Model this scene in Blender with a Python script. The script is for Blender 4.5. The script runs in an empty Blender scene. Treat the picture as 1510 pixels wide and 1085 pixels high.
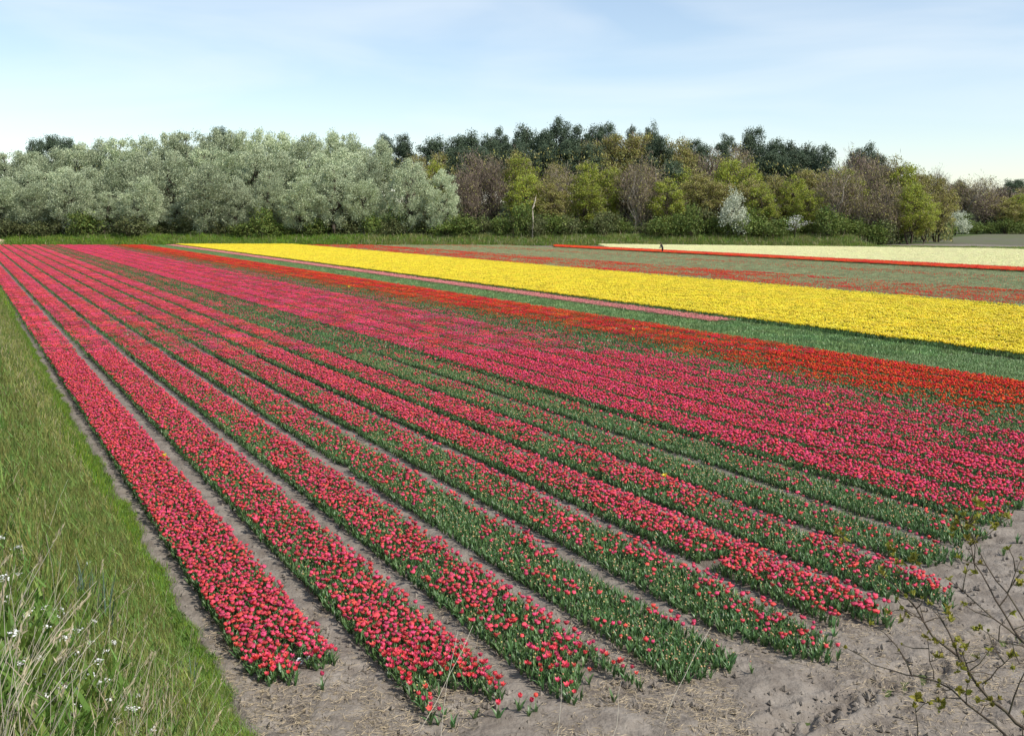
import bpy, bmesh, math
import numpy as np
from mathutils import Vector

# ---------------------------------------------------------------- camera, sky, sun, exposure
S = bpy.context.scene
COL = S.collection
F, PW, PH, CH, YH = 1500.0, 1510, 1085, 5.8, 318.0
PHI = math.atan((PH / 2 - YH) / F)
TH = math.atan(820 / F * math.cos(PHI))
U = np.array([-math.sin(TH), math.cos(TH), 0.0])      # along the tulip rows
V = np.array([math.cos(TH), math.sin(TH), 0.0])       # across the rows
cam = bpy.data.cameras.new('camera')
camo = bpy.data.objects.new('camera', cam)
COL.objects.link(camo)
camo.location = (0, 0, CH)
camo.rotation_euler = (math.pi / 2 - PHI, 0, 0)
cam.sensor_width = 36.0
cam.lens = 36.0 * F / PW
cam.clip_start = 0.05
cam.clip_end = 6000
S.camera = camo

SUN_DIR = Vector((0.86, -0.51, 0.0)).normalized()
SUN_EL = math.radians(47)
world = bpy.data.worlds.new('World')
S.world = world
world.use_nodes = True
wn, wl = world.node_tree.nodes, world.node_tree.links
wn.clear()
sky = wn.new('ShaderNodeTexSky')
sky.sky_type = 'NISHITA'
sky.sun_disc = False
sky.sun_elevation = SUN_EL
sky.sun_rotation = math.atan2(SUN_DIR.x, SUN_DIR.y)
sky.air_density = 1.0
sky.dust_density = 0.25
sky.ozone_density = 1.5
wtc = wn.new('ShaderNodeTexCoord')
wmap = wn.new('ShaderNodeMapping')
wmap.inputs['Scale'].default_value = (1.1, 1.1, 5.5)
wmap.inputs['Rotation'].default_value = (0.06, 0.10, 0.4)
wno = wn.new('ShaderNodeTexNoise')
wno.inputs['Scale'].default_value = 2.3
wno.inputs['Detail'].default_value = 7
wno.inputs['Roughness'].default_value = 0.48
wno.inputs['Distortion'].default_value = 0.5
wr = wn.new('ShaderNodeMapRange')
wr.inputs['From Min'].default_value = 0.44
wr.inputs['From Max'].default_value = 0.80
wr.inputs['To Min'].default_value = 0.14
wr.inputs['To Max'].default_value = 0.62
wmix = wn.new('ShaderNodeMix')
wmix.data_type = 'RGBA'
wmix.inputs['B'].default_value = (6.4, 6.7, 6.8, 1)      # thin high cloud
wbg = wn.new('ShaderNodeBackground')
wbg.inputs['Strength'].default_value = 0.119
wout = wn.new('ShaderNodeOutputWorld')
wl.new(wtc.outputs['Generated'], wmap.inputs['Vector'])
wl.new(wmap.outputs['Vector'], wno.inputs['Vector'])
wl.new(wno.outputs['Fac'], wr.inputs['Value'])
wl.new(wr.outputs['Result'], wmix.inputs['Factor'])
wl.new(sky.outputs['Color'], wmix.inputs['A'])
wl.new(wmix.outputs['Result'], wbg.inputs['Color'])
wl.new(wbg.outputs['Background'], wout.inputs['Surface'])

sl = bpy.data.lights.new('sun', 'SUN')
sl.energy = 3.9
sl.angle = math.radians(2.2)
sl.color = (1.0, 0.95, 0.87)
so = bpy.data.objects.new('sun', sl)
COL.objects.link(so)
sv = Vector((SUN_DIR.x * math.cos(SUN_EL), SUN_DIR.y * math.cos(SUN_EL), math.sin(SUN_EL)))
so.rotation_euler = sv.to_track_quat('Z', 'Y').to_euler()
so.location = (60, -20, 80)

S.view_settings.view_transform = 'Standard'
S.view_settings.look = 'None'
S.view_settings.exposure = 0.45
S.view_settings.gamma = 1.0
S.view_settings.use_curve_mapping = False
S.cycles.max_bounces = 6
S.cycles.transparent_max_bounces = 4

# ---------------------------------------------------------------- helpers
def ray(px, py):
    a, b = (px - PW / 2) / F, -(py - PH / 2) / F
    return np.array([a, math.cos(PHI) + b * math.sin(PHI), -math.sin(PHI) + b * math.cos(PHI)])
CAM = np.array([0, 0, CH])
def on_ground(px, py, z=0.0):
    r = ray(px, py)
    return CAM + r * ((z - CH) / r[2])
def at_y(px, py, Y):
    r = ray(px, py)
    return CAM + r * (Y / r[1])
def vis(P, mx=0.12, lo=None):
    """rough frustum test with a margin, on world points"""
    Y = np.maximum(P[:, 1], 1e-3)
    return (P[:, 1] > 0.8) & (np.abs(P[:, 0]) < Y * (0.503 + mx) + 1.5)

def tagp(o, label=None, cat=None, group=None, kind=None):
    if label: o['label'] = label
    if cat: o['category'] = cat
    if group: o['group'] = group
    if kind: o['kind'] = kind
    return o
def link(o, parent=None):
    COL.objects.link(o)
    if parent is not None: o.parent = parent
    return o
def empty(name, loc, rz=0.0, s=1.0):
    o = bpy.data.objects.new(name, None)
    o.empty_display_size = 0.1
    o.location = loc
    o.rotation_euler = (0, 0, rz)
    o.scale = (s, s, s) if np.isscalar(s) else s
    return link(o)

def mk(name, verts, polys, mats, midx=None, smooth=False):
    """polys: list of (k,3)/(k,4) int arrays; midx: matching list of ints or arrays"""
    me = bpy.data.meshes.new(name)
    verts = np.asarray(verts, np.float32)
    polys = [np.asarray(p, np.int32) for p in polys if len(p)]
    loops = np.concatenate([p.ravel() for p in polys])
    tot = np.concatenate([np.full(len(p), p.shape[1], np.int32) for p in polys])
    start = np.concatenate([[0], np.cumsum(tot)[:-1]]).astype(np.int32)
    me.vertices.add(len(verts)); me.vertices.foreach_set('co', verts.ravel())
    me.loops.add(len(loops)); me.loops.foreach_set('vertex_index', loops)
    me.polygons.add(len(tot)); me.polygons.foreach_set('loop_start', start)
    for m in mats: me.materials.append(m)
    if midx is not None:
        me.polygons.foreach_set('material_index', np.asarray(midx, np.int32))
    me.polygons.foreach_set('use_smooth', np.full(len(tot), smooth))
    me.update(calc_edges=True)
    return me
def mob(name, me, parent=None):
    return link(bpy.data.objects.new(name, me), parent)

class Geo:
    """collects verts and faces"""
    def __init__(s): s.v, s.q, s.t, s.n, s.qm, s.tm = [], [], [], 0, [], []
    def add(s, V_, Q=None, T=None, m=0):
        V_ = np.asarray(V_, float)
        s.v.append(V_)
        if Q is not None and len(Q): s.q.append(np.asarray(Q) + s.n); s.qm.append(np.full(len(Q), m))
        if T is not None and len(T): s.t.append(np.asarray(T) + s.n); s.tm.append(np.full(len(T), m))
        s.n += len(V_)
    def tube(s, pts, rad, n=5, m=0):
        pts = np.asarray(pts, float); k = len(pts)
        rad = np.broadcast_to(rad, (k,))
        d = np.gradient(pts, axis=0)
        d /= np.linalg.norm(d, axis=1)[:, None] + 1e-9
        ref = np.where(np.abs(d[:, 2:3]) > 0.9, [[1.0, 0, 0]], [[0, 0, 1.0]])
        a = np.cross(d, ref); a /= np.linalg.norm(a, axis=1)[:, None]
        b = np.cross(d, a)
        an = np.arange(n) * 2 * math.pi / n
        R = pts[:, None] + rad[:, None, None] * (np.cos(an)[None, :, None] * a[:, None] + np.sin(an)[None, :, None] * b[:, None])
        i = np.arange(k - 1)[:, None] * n; j = np.arange(n)[None]
        j2 = (j + 1) % n
        Q = np.stack([i + j, i + j2, i + n + j2, i + n + j], -1).reshape(-1, 4)
        T = [[(k - 1) * n, (k - 1) * n + x, (k - 1) * n + x + 1] for x in range(1, n - 1)]
        s.add(R.reshape(-1, 3), Q, T, m)
    def mesh(s, name, mats, smooth=False):
        qs = np.concatenate(s.q) if s.q else np.zeros((0, 4), int)
        ts = np.concatenate(s.t) if s.t else np.zeros((0, 3), int)
        mi = np.concatenate((s.qm if len(qs) else []) + (s.tm if len(ts) else []))
        return mk(name, np.concatenate(s.v), [qs, ts], mats, mi, smooth)

def unit(a): return a / (np.linalg.norm(a, axis=-1, keepdims=True) + 1e-9)
def diamonds(geo, C, A, L, Wd, rng, m=0, flat=None):
    """leaf-like diamonds at centres C, long axis A, length L, width Wd"""
    n = len(C)
    A = unit(A)
    B = unit(np.cross(A, rng.normal(size=(n, 3)) if flat is None else flat))
    L = np.broadcast_to(L, (n,))[:, None]; Wd = np.broadcast_to(Wd, (n,))[:, None]
    P = np.stack([C - A * L / 2, C + B * Wd / 2 - A * L * .05, C + A * L / 2, C - B * Wd / 2 - A * L * .05], 1)
    geo.add(P.reshape(-1, 3), np.arange(4 * n).reshape(n, 4), None, m)

# ---------------------------------------------------------------- materials
def mat(name, col, rough=0.7, spec=0.25, var=0.0, hue=0.0, noise=None, trans=0.0, island=False, sheen=0.0):
    """procedural material: base colour with noise mottling and per-leaf / per-instance variation"""
    m = bpy.data.materials.new(name); m.use_nodes = True
    nt = m.node_tree; N, L = nt.nodes, nt.links
    b = N['Principled BSDF']
    b.inputs['Roughness'].default_value = rough
    b.inputs['Specular IOR Level'].default_value = spec
    out = N['Material Output']
    rgb = N.new('ShaderNodeRGB'); rgb.outputs[0].default_value = (*col, 1)
    cur = rgb.outputs[0]
    if noise:
        sc, col2, lo, hi = noise
        tc = N.new('ShaderNodeTexCoord'); nz = N.new('ShaderNodeTexNoise')
        nz.inputs['Scale'].default_value = sc; nz.inputs['Detail'].default_value = 5
        L.new(tc.outputs['Object'], nz.inputs['Vector'])
        mr = N.new('ShaderNodeMapRange'); mr.inputs['From Min'].default_value = lo; mr.inputs['From Max'].default_value = hi
        L.new(nz.outputs['Fac'], mr.inputs['Value'])
        mx = N.new('ShaderNodeMix'); mx.data_type = 'RGBA'
        L.new(mr.outputs['Result'], mx.inputs['Factor']); L.new(cur, mx.inputs['A'])
        mx.inputs['B'].default_value = (*col2, 1)
        cur = mx.outputs['Result']
    if var or hue:
        hs = N.new('ShaderNodeHueSaturation')
        if island:
            g = N.new('ShaderNodeNewGeometry'); src = g.outputs['Random Per Island']
        else:
            g = N.new('ShaderNodeObjectInfo'); src = g.outputs['Random']
        mr = N.new('ShaderNodeMapRange'); mr.inputs['To Min'].default_value = 1 - var; mr.inputs['To Max'].default_value = 1 + var
        L.new(src, mr.inputs['Value'])
        if island:       # whole crowns differ a little too
            oi = N.new('ShaderNodeObjectInfo'); m2 = N.new('ShaderNodeMapRange')
            m2.inputs['To Min'].default_value = .80; m2.inputs['To Max'].default_value = 1.16
            L.new(oi.outputs['Random'], m2.inputs['Value'])
            mu = N.new('ShaderNodeMath'); mu.operation = 'MULTIPLY'
            L.new(mr.outputs['Result'], mu.inputs[0]); L.new(m2.outputs['Result'], mu.inputs[1]); L.new(mu.outputs[0], hs.inputs['Value'])
        else: L.new(mr.outputs['Result'], hs.inputs['Value'])
        if hue:
            wn_ = N.new('ShaderNodeTexWhiteNoise'); wn_.noise_dimensions = '1D'; L.new(src, wn_.inputs['W'])
            mh = N.new('ShaderNodeMapRange'); mh.inputs['To Min'].default_value = .5 - hue; mh.inputs['To Max'].default_value = .5 + hue
            L.new(wn_.outputs['Value'], mh.inputs['Value']); L.new(mh.outputs['Result'], hs.inputs['Hue'])
        L.new(cur, hs.inputs['Color']); cur = hs.outputs['Color']
    L.new(cur, b.inputs['Base Color'])
    if trans:
        t = N.new('ShaderNodeBsdfTranslucent'); L.new(cur, t.inputs['Color'])
        ms = N.new('ShaderNodeMixShader'); ms.inputs[0].default_value = trans
        L.new(b.outputs[0], ms.inputs[1]); L.new(t.outputs[0], ms.inputs[2]); L.new(ms.outputs[0], out.inputs['Surface'])
    if sheen: b.inputs['Sheen Weight'].default_value = sheen
    return m

def ground_mat(name, cols, scales, bump=0.0, bscale=30.0):
    """three-colour noise ground; cols a,b,c"""
    m = bpy.data.materials.new(name); m.use_nodes = True
    N, L = m.node_tree.nodes, m.node_tree.links
    b = N['Principled BSDF']; b.inputs['Roughness'].default_value = .95; b.inputs['Specular IOR Level'].default_value = .1
    tc = N.new('ShaderNodeTexCoord')
    cur = None
    for k, sc in enumerate(scales):
        nz = N.new('ShaderNodeTexNoise'); nz.inputs['Scale'].default_value = sc; nz.inputs['Detail'].default_value = 8
        nz.inputs['Roughness'].default_value = .65
        L.new(tc.outputs['Object'], nz.inputs['Vector'])
        mr = N.new('ShaderNodeMapRange'); mr.inputs['From Min'].default_value = .38; mr.inputs['From Max'].default_value = .66
        L.new(nz.outputs['Fac'], mr.inputs['Value'])
        mx = N.new('ShaderNodeMix'); mx.data_type = 'RGBA'
        L.new(mr.outputs['Result'], mx.inputs['Factor'])
        if cur is None: mx.inputs['A'].default_value = (*cols[0], 1)
        else: L.new(cur, mx.inputs['A'])
        mx.inputs['B'].default_value = (*cols[k + 1], 1)
        cur = mx.outputs['Result']
    L.new(cur, b.inputs['Base Color'])
    if bump:
        nz = N.new('ShaderNodeTexNoise'); nz.inputs['Scale'].default_value = bscale; nz.inputs['Detail'].default_value = 8
        L.new(tc.outputs['Object'], nz.inputs['Vector'])
        bp = N.new('ShaderNodeBump'); bp.inputs['Strength'].default_value = bump; bp.inputs['Distance'].default_value = .05
        L.new(nz.outputs['Fac'], bp.inputs['Height']); L.new(bp.outputs['Normal'], b.inputs['Normal'])
    return m

M = {}
M['soil'] = ground_mat('soil', [(.212, .182, .152), (.268, .236, .200), (.140, .117, .096)], [.8, 2.6], .7, 18)
M['bed_soil'] = ground_mat('bed_soil', [(.13, .105, .085), (.18, .15, .12)], [4.0], .6, 30)
M['sand'] = ground_mat('sand', [(.40, .31, .19), (.46, .37, .24)], [1.5], .4, 6)
M['bank'] = ground_mat('bank_earth', [(.12, .15, .035), (.17, .16, .07), (.09, .13, .03)], [.9, 3.0], .5, 25)
M['meadow'] = ground_mat('meadow', [(.07, .11, .028), (.11, .12, .05), (.06, .085, .03)], [.06, .5])
M['litter'] = ground_mat('leaf_litter', [(.05, .05, .022), (.07, .055, .03), (.03, .045, .014)], [.2, .8])
M['far_field'] = ground_mat('far_field', [(.125, .115, .075), (.135, .110, .105), (.10, .125, .05)], [.03, .2])
PET = {
    'crimson': mat('petal_crimson', (.74, .086, .132), .45, .3, .30, .020, trans=.28),
    'pink': mat('petal_pink', (.75, .072, .140), .45, .3, .28, .018, trans=.28),
    'scarlet': mat('petal_scarlet', (.73, .052, .016), .45, .3, .28, .02, trans=.28),
    'orange': mat('petal_orange', (.82, .080, .018), .45, .3, .18, .015, trans=.28),
    'salmon': mat('petal_salmon', (.78, .30, .28), .5, .3, .15, .012, trans=.28),
    'yellow': mat('petal_yellow', (.88, .72, .040), .45, .3, .14, .01, trans=.28),
    'cream': mat('petal_cream', (.87, .84, .48), .5, .3, .10, .02, trans=.28),
    'bud': mat('petal_bud', (.60, .38, .19), .5, .3, .25, .04, trans=.25),
}
M['tleaf'] = mat('tulip_leaf', (.098, .185, .062), .42, .5, .28, .02, trans=.22)
M['paleleaf'] = mat('faded_leaf', (.350, .380, .195), .5, .4, .25, .03, trans=.2)
M['tstem'] = mat('tulip_stem', (.10, .20, .05), .5, .3)
M['gleaf'] = mat('young_leaf_green', (.175, .285, .095), .45, .5, .25, .02, trans=.2)

# ---------------------------------------------------------------- geometry-nodes scatter (only for uncountable masses)
def proto_collection(name, meshes):
    c = bpy.data.collections.new(name)
    for i, me in enumerate(meshes):
        c.objects.link(bpy.data.objects.new('%s_%02d' % (name, i), me))
    return c
_groups = {}
def scatter_group(coll):
    if coll.name in _groups: return _groups[coll.name]
    ng = bpy.data.node_groups.new('scatter_' + coll.name, 'GeometryNodeTree')
    ng.interface.new_socket('Geometry', in_out='INPUT', socket_type='NodeSocketGeometry')
    ng.interface.new_socket('Geometry', in_out='OUTPUT', socket_type='NodeSocketGeometry')
    N, L = ng.nodes, ng.links
    gi, go = N.new('NodeGroupInput'), N.new('NodeGroupOutput')
    ci = N.new('GeometryNodeCollectionInfo')
    ci.inputs['Collection'].default_value = coll
    ci.inputs['Separate Children'].default_value = True
    ip = N.new('GeometryNodeInstanceOnPoints')
    ip.inputs['Pick Instance'].default_value = True
    def attr(nm, dt):
        a = N.new('GeometryNodeInputNamedAttribute'); a.data_type = dt; a.inputs['Name'].default_value = nm
        return a.outputs['Attribute']
    L.new(gi.outputs[0], ip.inputs['Points'])
    L.new(ci.outputs[0], ip.inputs['Instance'])
    L.new(attr('pick', 'INT'), ip.inputs['Instance Index'])
    L.new(attr('turn', 'FLOAT_VECTOR'), ip.inputs['Rotation'])
    L.new(attr('size', 'FLOAT_VECTOR'), ip.inputs['Scale'])
    L.new(ip.outputs[0], go.inputs[0])
    _groups[coll.name] = ng
    return ng
def scatter(name, P, pick, turn, size, coll, parent=None):
    n = len(P)
    me = bpy.data.meshes.new(name)
    me.vertices.add(n); me.vertices.foreach_set('co', np.asarray(P, np.float32).ravel())
    a = me.attributes.new('pick', 'INT', 'POINT'); a.data.foreach_set('value', np.asarray(pick, np.int32))
    a = me.attributes.new('turn', 'FLOAT_VECTOR', 'POINT'); a.data.foreach_set('vector', np.asarray(turn, np.float32).ravel())
    size = np.asarray(size, np.float32)
    if size.ndim == 1: size = np.repeat(size[:, None], 3, 1)
    a = me.attributes.new('size', 'FLOAT_VECTOR', 'POINT'); a.data.foreach_set('vector', size.ravel())
    o = bpy.data.objects.new(name, me)
    link(o, parent)
    md = o.modifiers.new('scatter', 'NODES'); md.node_group = scatter_group(coll)
    o['kind'] = 'stuff'
    return o

# value noise for layout
def vnoise(x, y, seed=0):
    xi, yi = np.floor(x).astype(int), np.floor(y).astype(int)
    fx, fy = x - xi, y - yi
    fx, fy = fx * fx * (3 - 2 * fx), fy * fy * (3 - 2 * fy)
    def hsh(a, b):
        n = (a * 374761393 + b * 668265263 + seed * 974634777) & 0x7fffffff
        n = ((n ^ (n >> 13)) * 1274126177) & 0x7fffffff
        return ((n ^ (n >> 16)) & 0xffff) / 65535.0
    return (hsh(xi, yi) * (1 - fx) + hsh(xi + 1, yi) * fx) * (1 - fy) + (hsh(xi, yi + 1) * (1 - fx) + hsh(xi + 1, yi + 1) * fx) * fy

# ---------------------------------------------------------------- terrain
TOE = 2.44
def bank_z(d):
    d = np.asarray(d, float)
    s = np.clip((TOE - d) / TOE, 0, None)
    return np.where(s <= 1, 4.15 * np.power(np.clip(s, 0, 1), 1.12), 4.15 + .35 * (1 - np.exp(-(s - 1) * .6)))
FOOT = 199.0
def wood_x_edge(X):   # how far back the foot of the wood lies at this X (it turns away on the far side)
    return FOOT + np.clip((X - 68) / 12, 0, 1) ** 1.3 * 130
def hill_z(X, Y):
    e = wood_x_edge(X)
    s = Y - e
    return np.where(s < 0, 0, 1.6 * np.clip(s / 6, 0, 1) ** .8 + 7.0 * np.clip((s - 12) / 70, 0, 1))

def grid(X, Y, Z, name, m, smooth=True):
    ny, nx = X.shape
    P = np.stack([X, Y, Z], -1).reshape(-1, 3)
    i = np.arange(ny - 1)[:, None] * nx; j = np.arange(nx - 1)[None]
    Q = np.stack([i + j, i + j + 1, i + nx + j + 1, i + nx + j], -1).reshape(-1, 4)
    return mk(name, P, [Q], [m], None, smooth)

# wide ground out to the horizon
yy = np.concatenate([[-300, -50, 0], np.linspace(20, 190, 10), np.linspace(195, 420, 76), [600, 1200, 2500, 5000]])
xx = np.concatenate([[-4000, -1200, -500], np.linspace(-260, 330, 90), [600, 1400, 4000]])
GX, GY = np.meshgrid(xx, yy)
GZ = np.where(GY < FOOT - .5, -.10, -.012 + hill_z(GX, GY))
GZ += np.where(GY > FOOT + 6, vnoise(GX / 9, GY / 9, 3) * 1.2, 0) * (hill_z(GX, GY) > .5)
o = mob('ground', grid(GX, GY, GZ, 'ground', M['meadow'])); o['kind'] = 'structure'

# sandy soil of the bulb field: fine relief close by, flat far off
nx = 520
ys = np.concatenate([[4.0, 6.0, 8.0], np.arange(9.0, 22.0, .042), 22.0 * (212 / 22.0) ** np.linspace(0, 1, 130)])
ny = len(ys)
ss = np.linspace(-.66, .66, nx)
SX = ss[None] * (ys[:, None] + 4); SY = np.repeat(ys[:, None], nx, 1)
D = SX * V[0] + SY * V[1]; T = SX * U[0] + SY * U[1]
rel = (vnoise(SX * 3.1, SY * 3.1, 1) - .5) * .06 + (vnoise(SX * 8.3, SY * 8.3, 2) - .5) * .035 + (vnoise(SX * 17, SY * 17, 15) - .5) * .022 + (vnoise(SX * .9, SY * .9, 5) - .5) * .05
trk = np.zeros_like(SX)
for (c0, w, sl_) in ((5.6, .24, .11), (7.25, .24, .11)):      # tractor tracks along the headland, with tread bars
    q = T - (c0 + sl_ * D)
    inside = np.exp(-(q / w) ** 4)
    trk += inside * (-.09 + .075 * np.clip(np.sin((D + np.abs(q) * 1.3) * 17) * 3, 0, 1)) + .03 * np.exp(-((np.abs(q) - w * 1.25) / .08) ** 2)
SZ = np.clip(26 / np.maximum(SY, 14), 0, 1) * (rel + trk * (T < 10)) + .0
SZ = np.where(D < TOE + .1, np.minimum(SZ, -.04), SZ)
far = (SX > 40) & (SY > 165)
o = mob('field_soil', grid(SX, SY, SZ, 'field_soil', M['soil'])); o['kind'] = 'structure'
SOIL = lambda x, y: 0.0

# the grass bank the photographer stands on
ts = np.concatenate([np.linspace(-14, 30, 130), np.linspace(30.6, 225, 160)])
ds = np.concatenate([[-60, -25, -10, -5, -3], np.linspace(-2, TOE + .22, 46)])
BD, BT = np.meshgrid(ds, ts)
wob = (vnoise(BT * .45, BT * 0, 11) - .5) * .22 * np.clip((BD + 1) / 3, 0, 1)
BX = (BD + wob) * V[0] + BT * U[0]; BY = (BD + wob) * V[1] + BT * U[1]
BZ = bank_z(BD) + (vnoise(BD * 2.2, BT * 2.2, 4) - .5) * .12 * np.clip((TOE - BD) * 2, 0, 1)
BZ = np.where(BD > TOE, -.06, BZ + .012)
o = mob('grass_bank', grid(BX, BY, BZ, 'grass_bank', M['bank'])); o['kind'] = 'structure'
def on_bank(d, t):
    return np.stack([d * V[0] + t * U[0], d * V[1] + t * U[1], bank_z(d) + 0 * t], -1)

# ploughed field and strip of pasture beyond the pale tulips
P0 = np.array([[58, 186, .02], [150, 150, .02], [330, 330, .02], [120, 330, .02], [84, 222, .02]])
me = mk('far_field', P0, [], [M['far_field']]) if False else None
bm = bmesh.new(); bm.faces.new([bm.verts.new(p) for p in ((88, 226, .02), (100, 200, .02), (230, 220, .02), (330, 325, .02), (150, 325, .02))])
me = bpy.data.meshes.new('far_field'); bm.to_mesh(me); bm.free(); me.materials.append(M['far_field'])
o = mob('ploughed_field', me); o['kind'] = 'structure'

# ---------------------------------------------------------------- tulip prototypes
rg = np.random.default_rng(7)
def bloom_mesh(name, m, seed, opened=.5, seg=9):
    r = np.random.default_rng(seed)
    rings = [(.006, 0), (.024, .008), (.034, .026), (.034 + .008 * opened, .044)]
    g = Geo(); vs = []
    an = np.arange(seg) * 2 * math.pi / seg + r.uniform(0, 6)
    for rr, z in rings:
        k = 1 + r.normal(0, .06, seg)
        vs.append(np.stack([np.cos(an) * rr * k, np.sin(an) * rr * k, np.full(seg, z) + r.normal(0, .002, seg)], 1))
    k = (.026 + .020 * opened) * (1 + r.normal(0, .18, seg))
    zz = np.where(np.arange(seg) % 2 == 0, .066, .054) + r.normal(0, .004, seg)
    vs.append(np.stack([np.cos(an) * k, np.sin(an) * k, zz], 1))
    vs.append(np.array([[0, 0, .034]]))
    P = np.concatenate(vs); n = seg
    i = np.arange(4)[:, None] * n; j = np.arange(n)[None]; j2 = (j + 1) % n
    Q = np.stack([i + j, i + j2, i + n + j2, i + n + j], -1).reshape(-1, 4)
    Tt = [[4 * n + x, 4 * n + (x + 1) % n, 5 * n] for x in range(n)]
    g.add(P, Q, Tt)
    return g.mesh(name, [m], True)
def leaf_strip(g, base, az, L, w, lean, curl, m=0, k=4):
    """broad tulip leaf: folded strip rising and arching outward"""
    dirh = np.array([math.cos(az), math.sin(az), 0]); side = np.array([-math.sin(az), math.cos(az), 0])
    p = np.array(base, float); ang = lean; pts = []
    for i in range(k + 1):
        s = i / k
        wd = w * (math.sin(math.pi * min(1, .22 + .78 * s)) if s > 0 else .55) * (1 if s < 1 else 0)
        fold = .25 * wd
        pts += [p - side * wd / 2 + np.array([0, 0, fold]), p, p + side * wd / 2 + np.array([0, 0, fold])]
        p = p + L / k * (dirh * math.sin(ang) + np.array([0, 0, math.cos(ang)]))
        ang += curl / k
    Q = []
    for i in range(k):
        a = i * 3
        Q += [[a, a + 1, a + 4, a + 3], [a + 1, a + 2, a + 5, a + 4]]
    g.add(pts, Q, None, m)
def foliage_mesh(name, seed, nleaf=4, L=.25, w=.042, m=None, stem=True, k=3):
    r = np.random.default_rng(seed); g = Geo()
    a0 = r.uniform(0, 6)
    for i in range(nleaf):
        leaf_strip(g, (r.normal(0, .006), r.normal(0, .006), 0), a0 + i * 2.2 + r.normal(0, .4), L * r.uniform(.75, 1.15),
                   w * r.uniform(.75, 1.2), r.uniform(.12, .42), r.uniform(.3, 1.0), 0, k)
    if stem: g.tube([[0, 0, 0], [.004, 0, .15], [0, .003, .285]], [.005, .0045, .004], 3, 1)
    return g.mesh(name, [m or M['tleaf'], M['tstem']], False)
def bloom_tile(name, m, n, seed, size=.75, big=1.0):
    """patch of simplified blooms used far from the camera"""
    r = np.random.default_rng(seed); g = Geo()
    P = np.stack([r.uniform(-.5, .5, n) * size, r.uniform(-.5, .5, n) * size, .195 + r.normal(0, .016, n)], 1)
    for p in P:
        s = r.uniform(.9, 1.2) * big * .72; an = r.uniform(0, 6) + np.arange(4) * math.pi / 2
        ring = np.stack([np.cos(an) * .037 * s, np.sin(an) * .037 * s, np.full(4, .040 * s)], 1) + r.normal(0, .004, (4, 3))
        Vv = np.concatenate([[[0, 0, 0]], ring, [[r.normal(0, .01), r.normal(0, .01), .062 * s]]]) + p
        g.add(Vv, None, [[0, 2, 1], [0, 3, 2], [0, 4, 3], [0, 1, 4], [5, 1, 2], [5, 2, 3], [5, 3, 4], [5, 4, 1]])
    return g.mesh(name, [m], False)
def foliage_tile(name, m, n, seed, size=.75):
    r = np.random.default_rng(seed); g = Geo()
    C = np.stack([r.uniform(-.52, .52, n) * size, r.uniform(-.52, .52, n) * size, r.uniform(.05, .135, n)], 1)
    az = r.uniform(0, 2 * math.pi, n); ln = r.uniform(.2, .7, n)
    A = np.stack([np.cos(az) * np.sin(ln), np.sin(az) * np.sin(ln), np.cos(ln)], 1)
    diamonds(g, C, A, r.uniform(.12, .19, n), r.uniform(.035, .055, n), r)
    return g.mesh(name, [m], False)

NV = 5
BLOOM = {c: proto_collection('bloom_' + c, [bloom_mesh('bloom', PET[c], 40 + i, [.1, .6, 1.0, 1.7, .8][i]) for i in range(NV)]
                             + [bloom_mesh('bud', PET['bud'], 60, -.9, 7)]) for c in ('crimson', 'pink', 'scarlet', 'salmon')}
LEVELS = [5, 15, 32, 60]
TILE = {c: proto_collection('tile_' + c, [bloom_tile('patch', PET[c], n, 100 + 7 * n + i) for n in LEVELS for i in range(3)])
        for c in ('crimson', 'pink', 'scarlet', 'salmon')}
TILEBIG = {c: proto_collection('tilebig_' + c, [bloom_tile('patch', PET[c], n, 300 + 7 * n + i, .75, 1.35) for n in (2, 8, 20, 44) for i in range(3)])
           for c in ('scarlet', 'orange', 'yellow', 'cream')}
LEAFC = proto_collection('foliage_plant', [foliage_mesh('leaves', 20 + i, 4) for i in range(6)])
GREENC = proto_collection('foliage_young', [foliage_mesh('leaves', 30 + i, 5, .24, .026, M['gleaf'], False) for i in range(6)])
LTILE = proto_collection('foliage_tile', [foliage_tile('leafpatch', M['tleaf'], 150, 500 + i) for i in range(5)])
GTILE = proto_collection('foliage_young_tile', [foliage_tile('leafpatch', M['gleaf'], 160, 520 + i) for i in range(5)])

PTILE = proto_collection('foliage_pale_tile', [foliage_tile('leafpatch', M['paleleaf'], 160, 540 + i) for i in range(5)])
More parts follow.
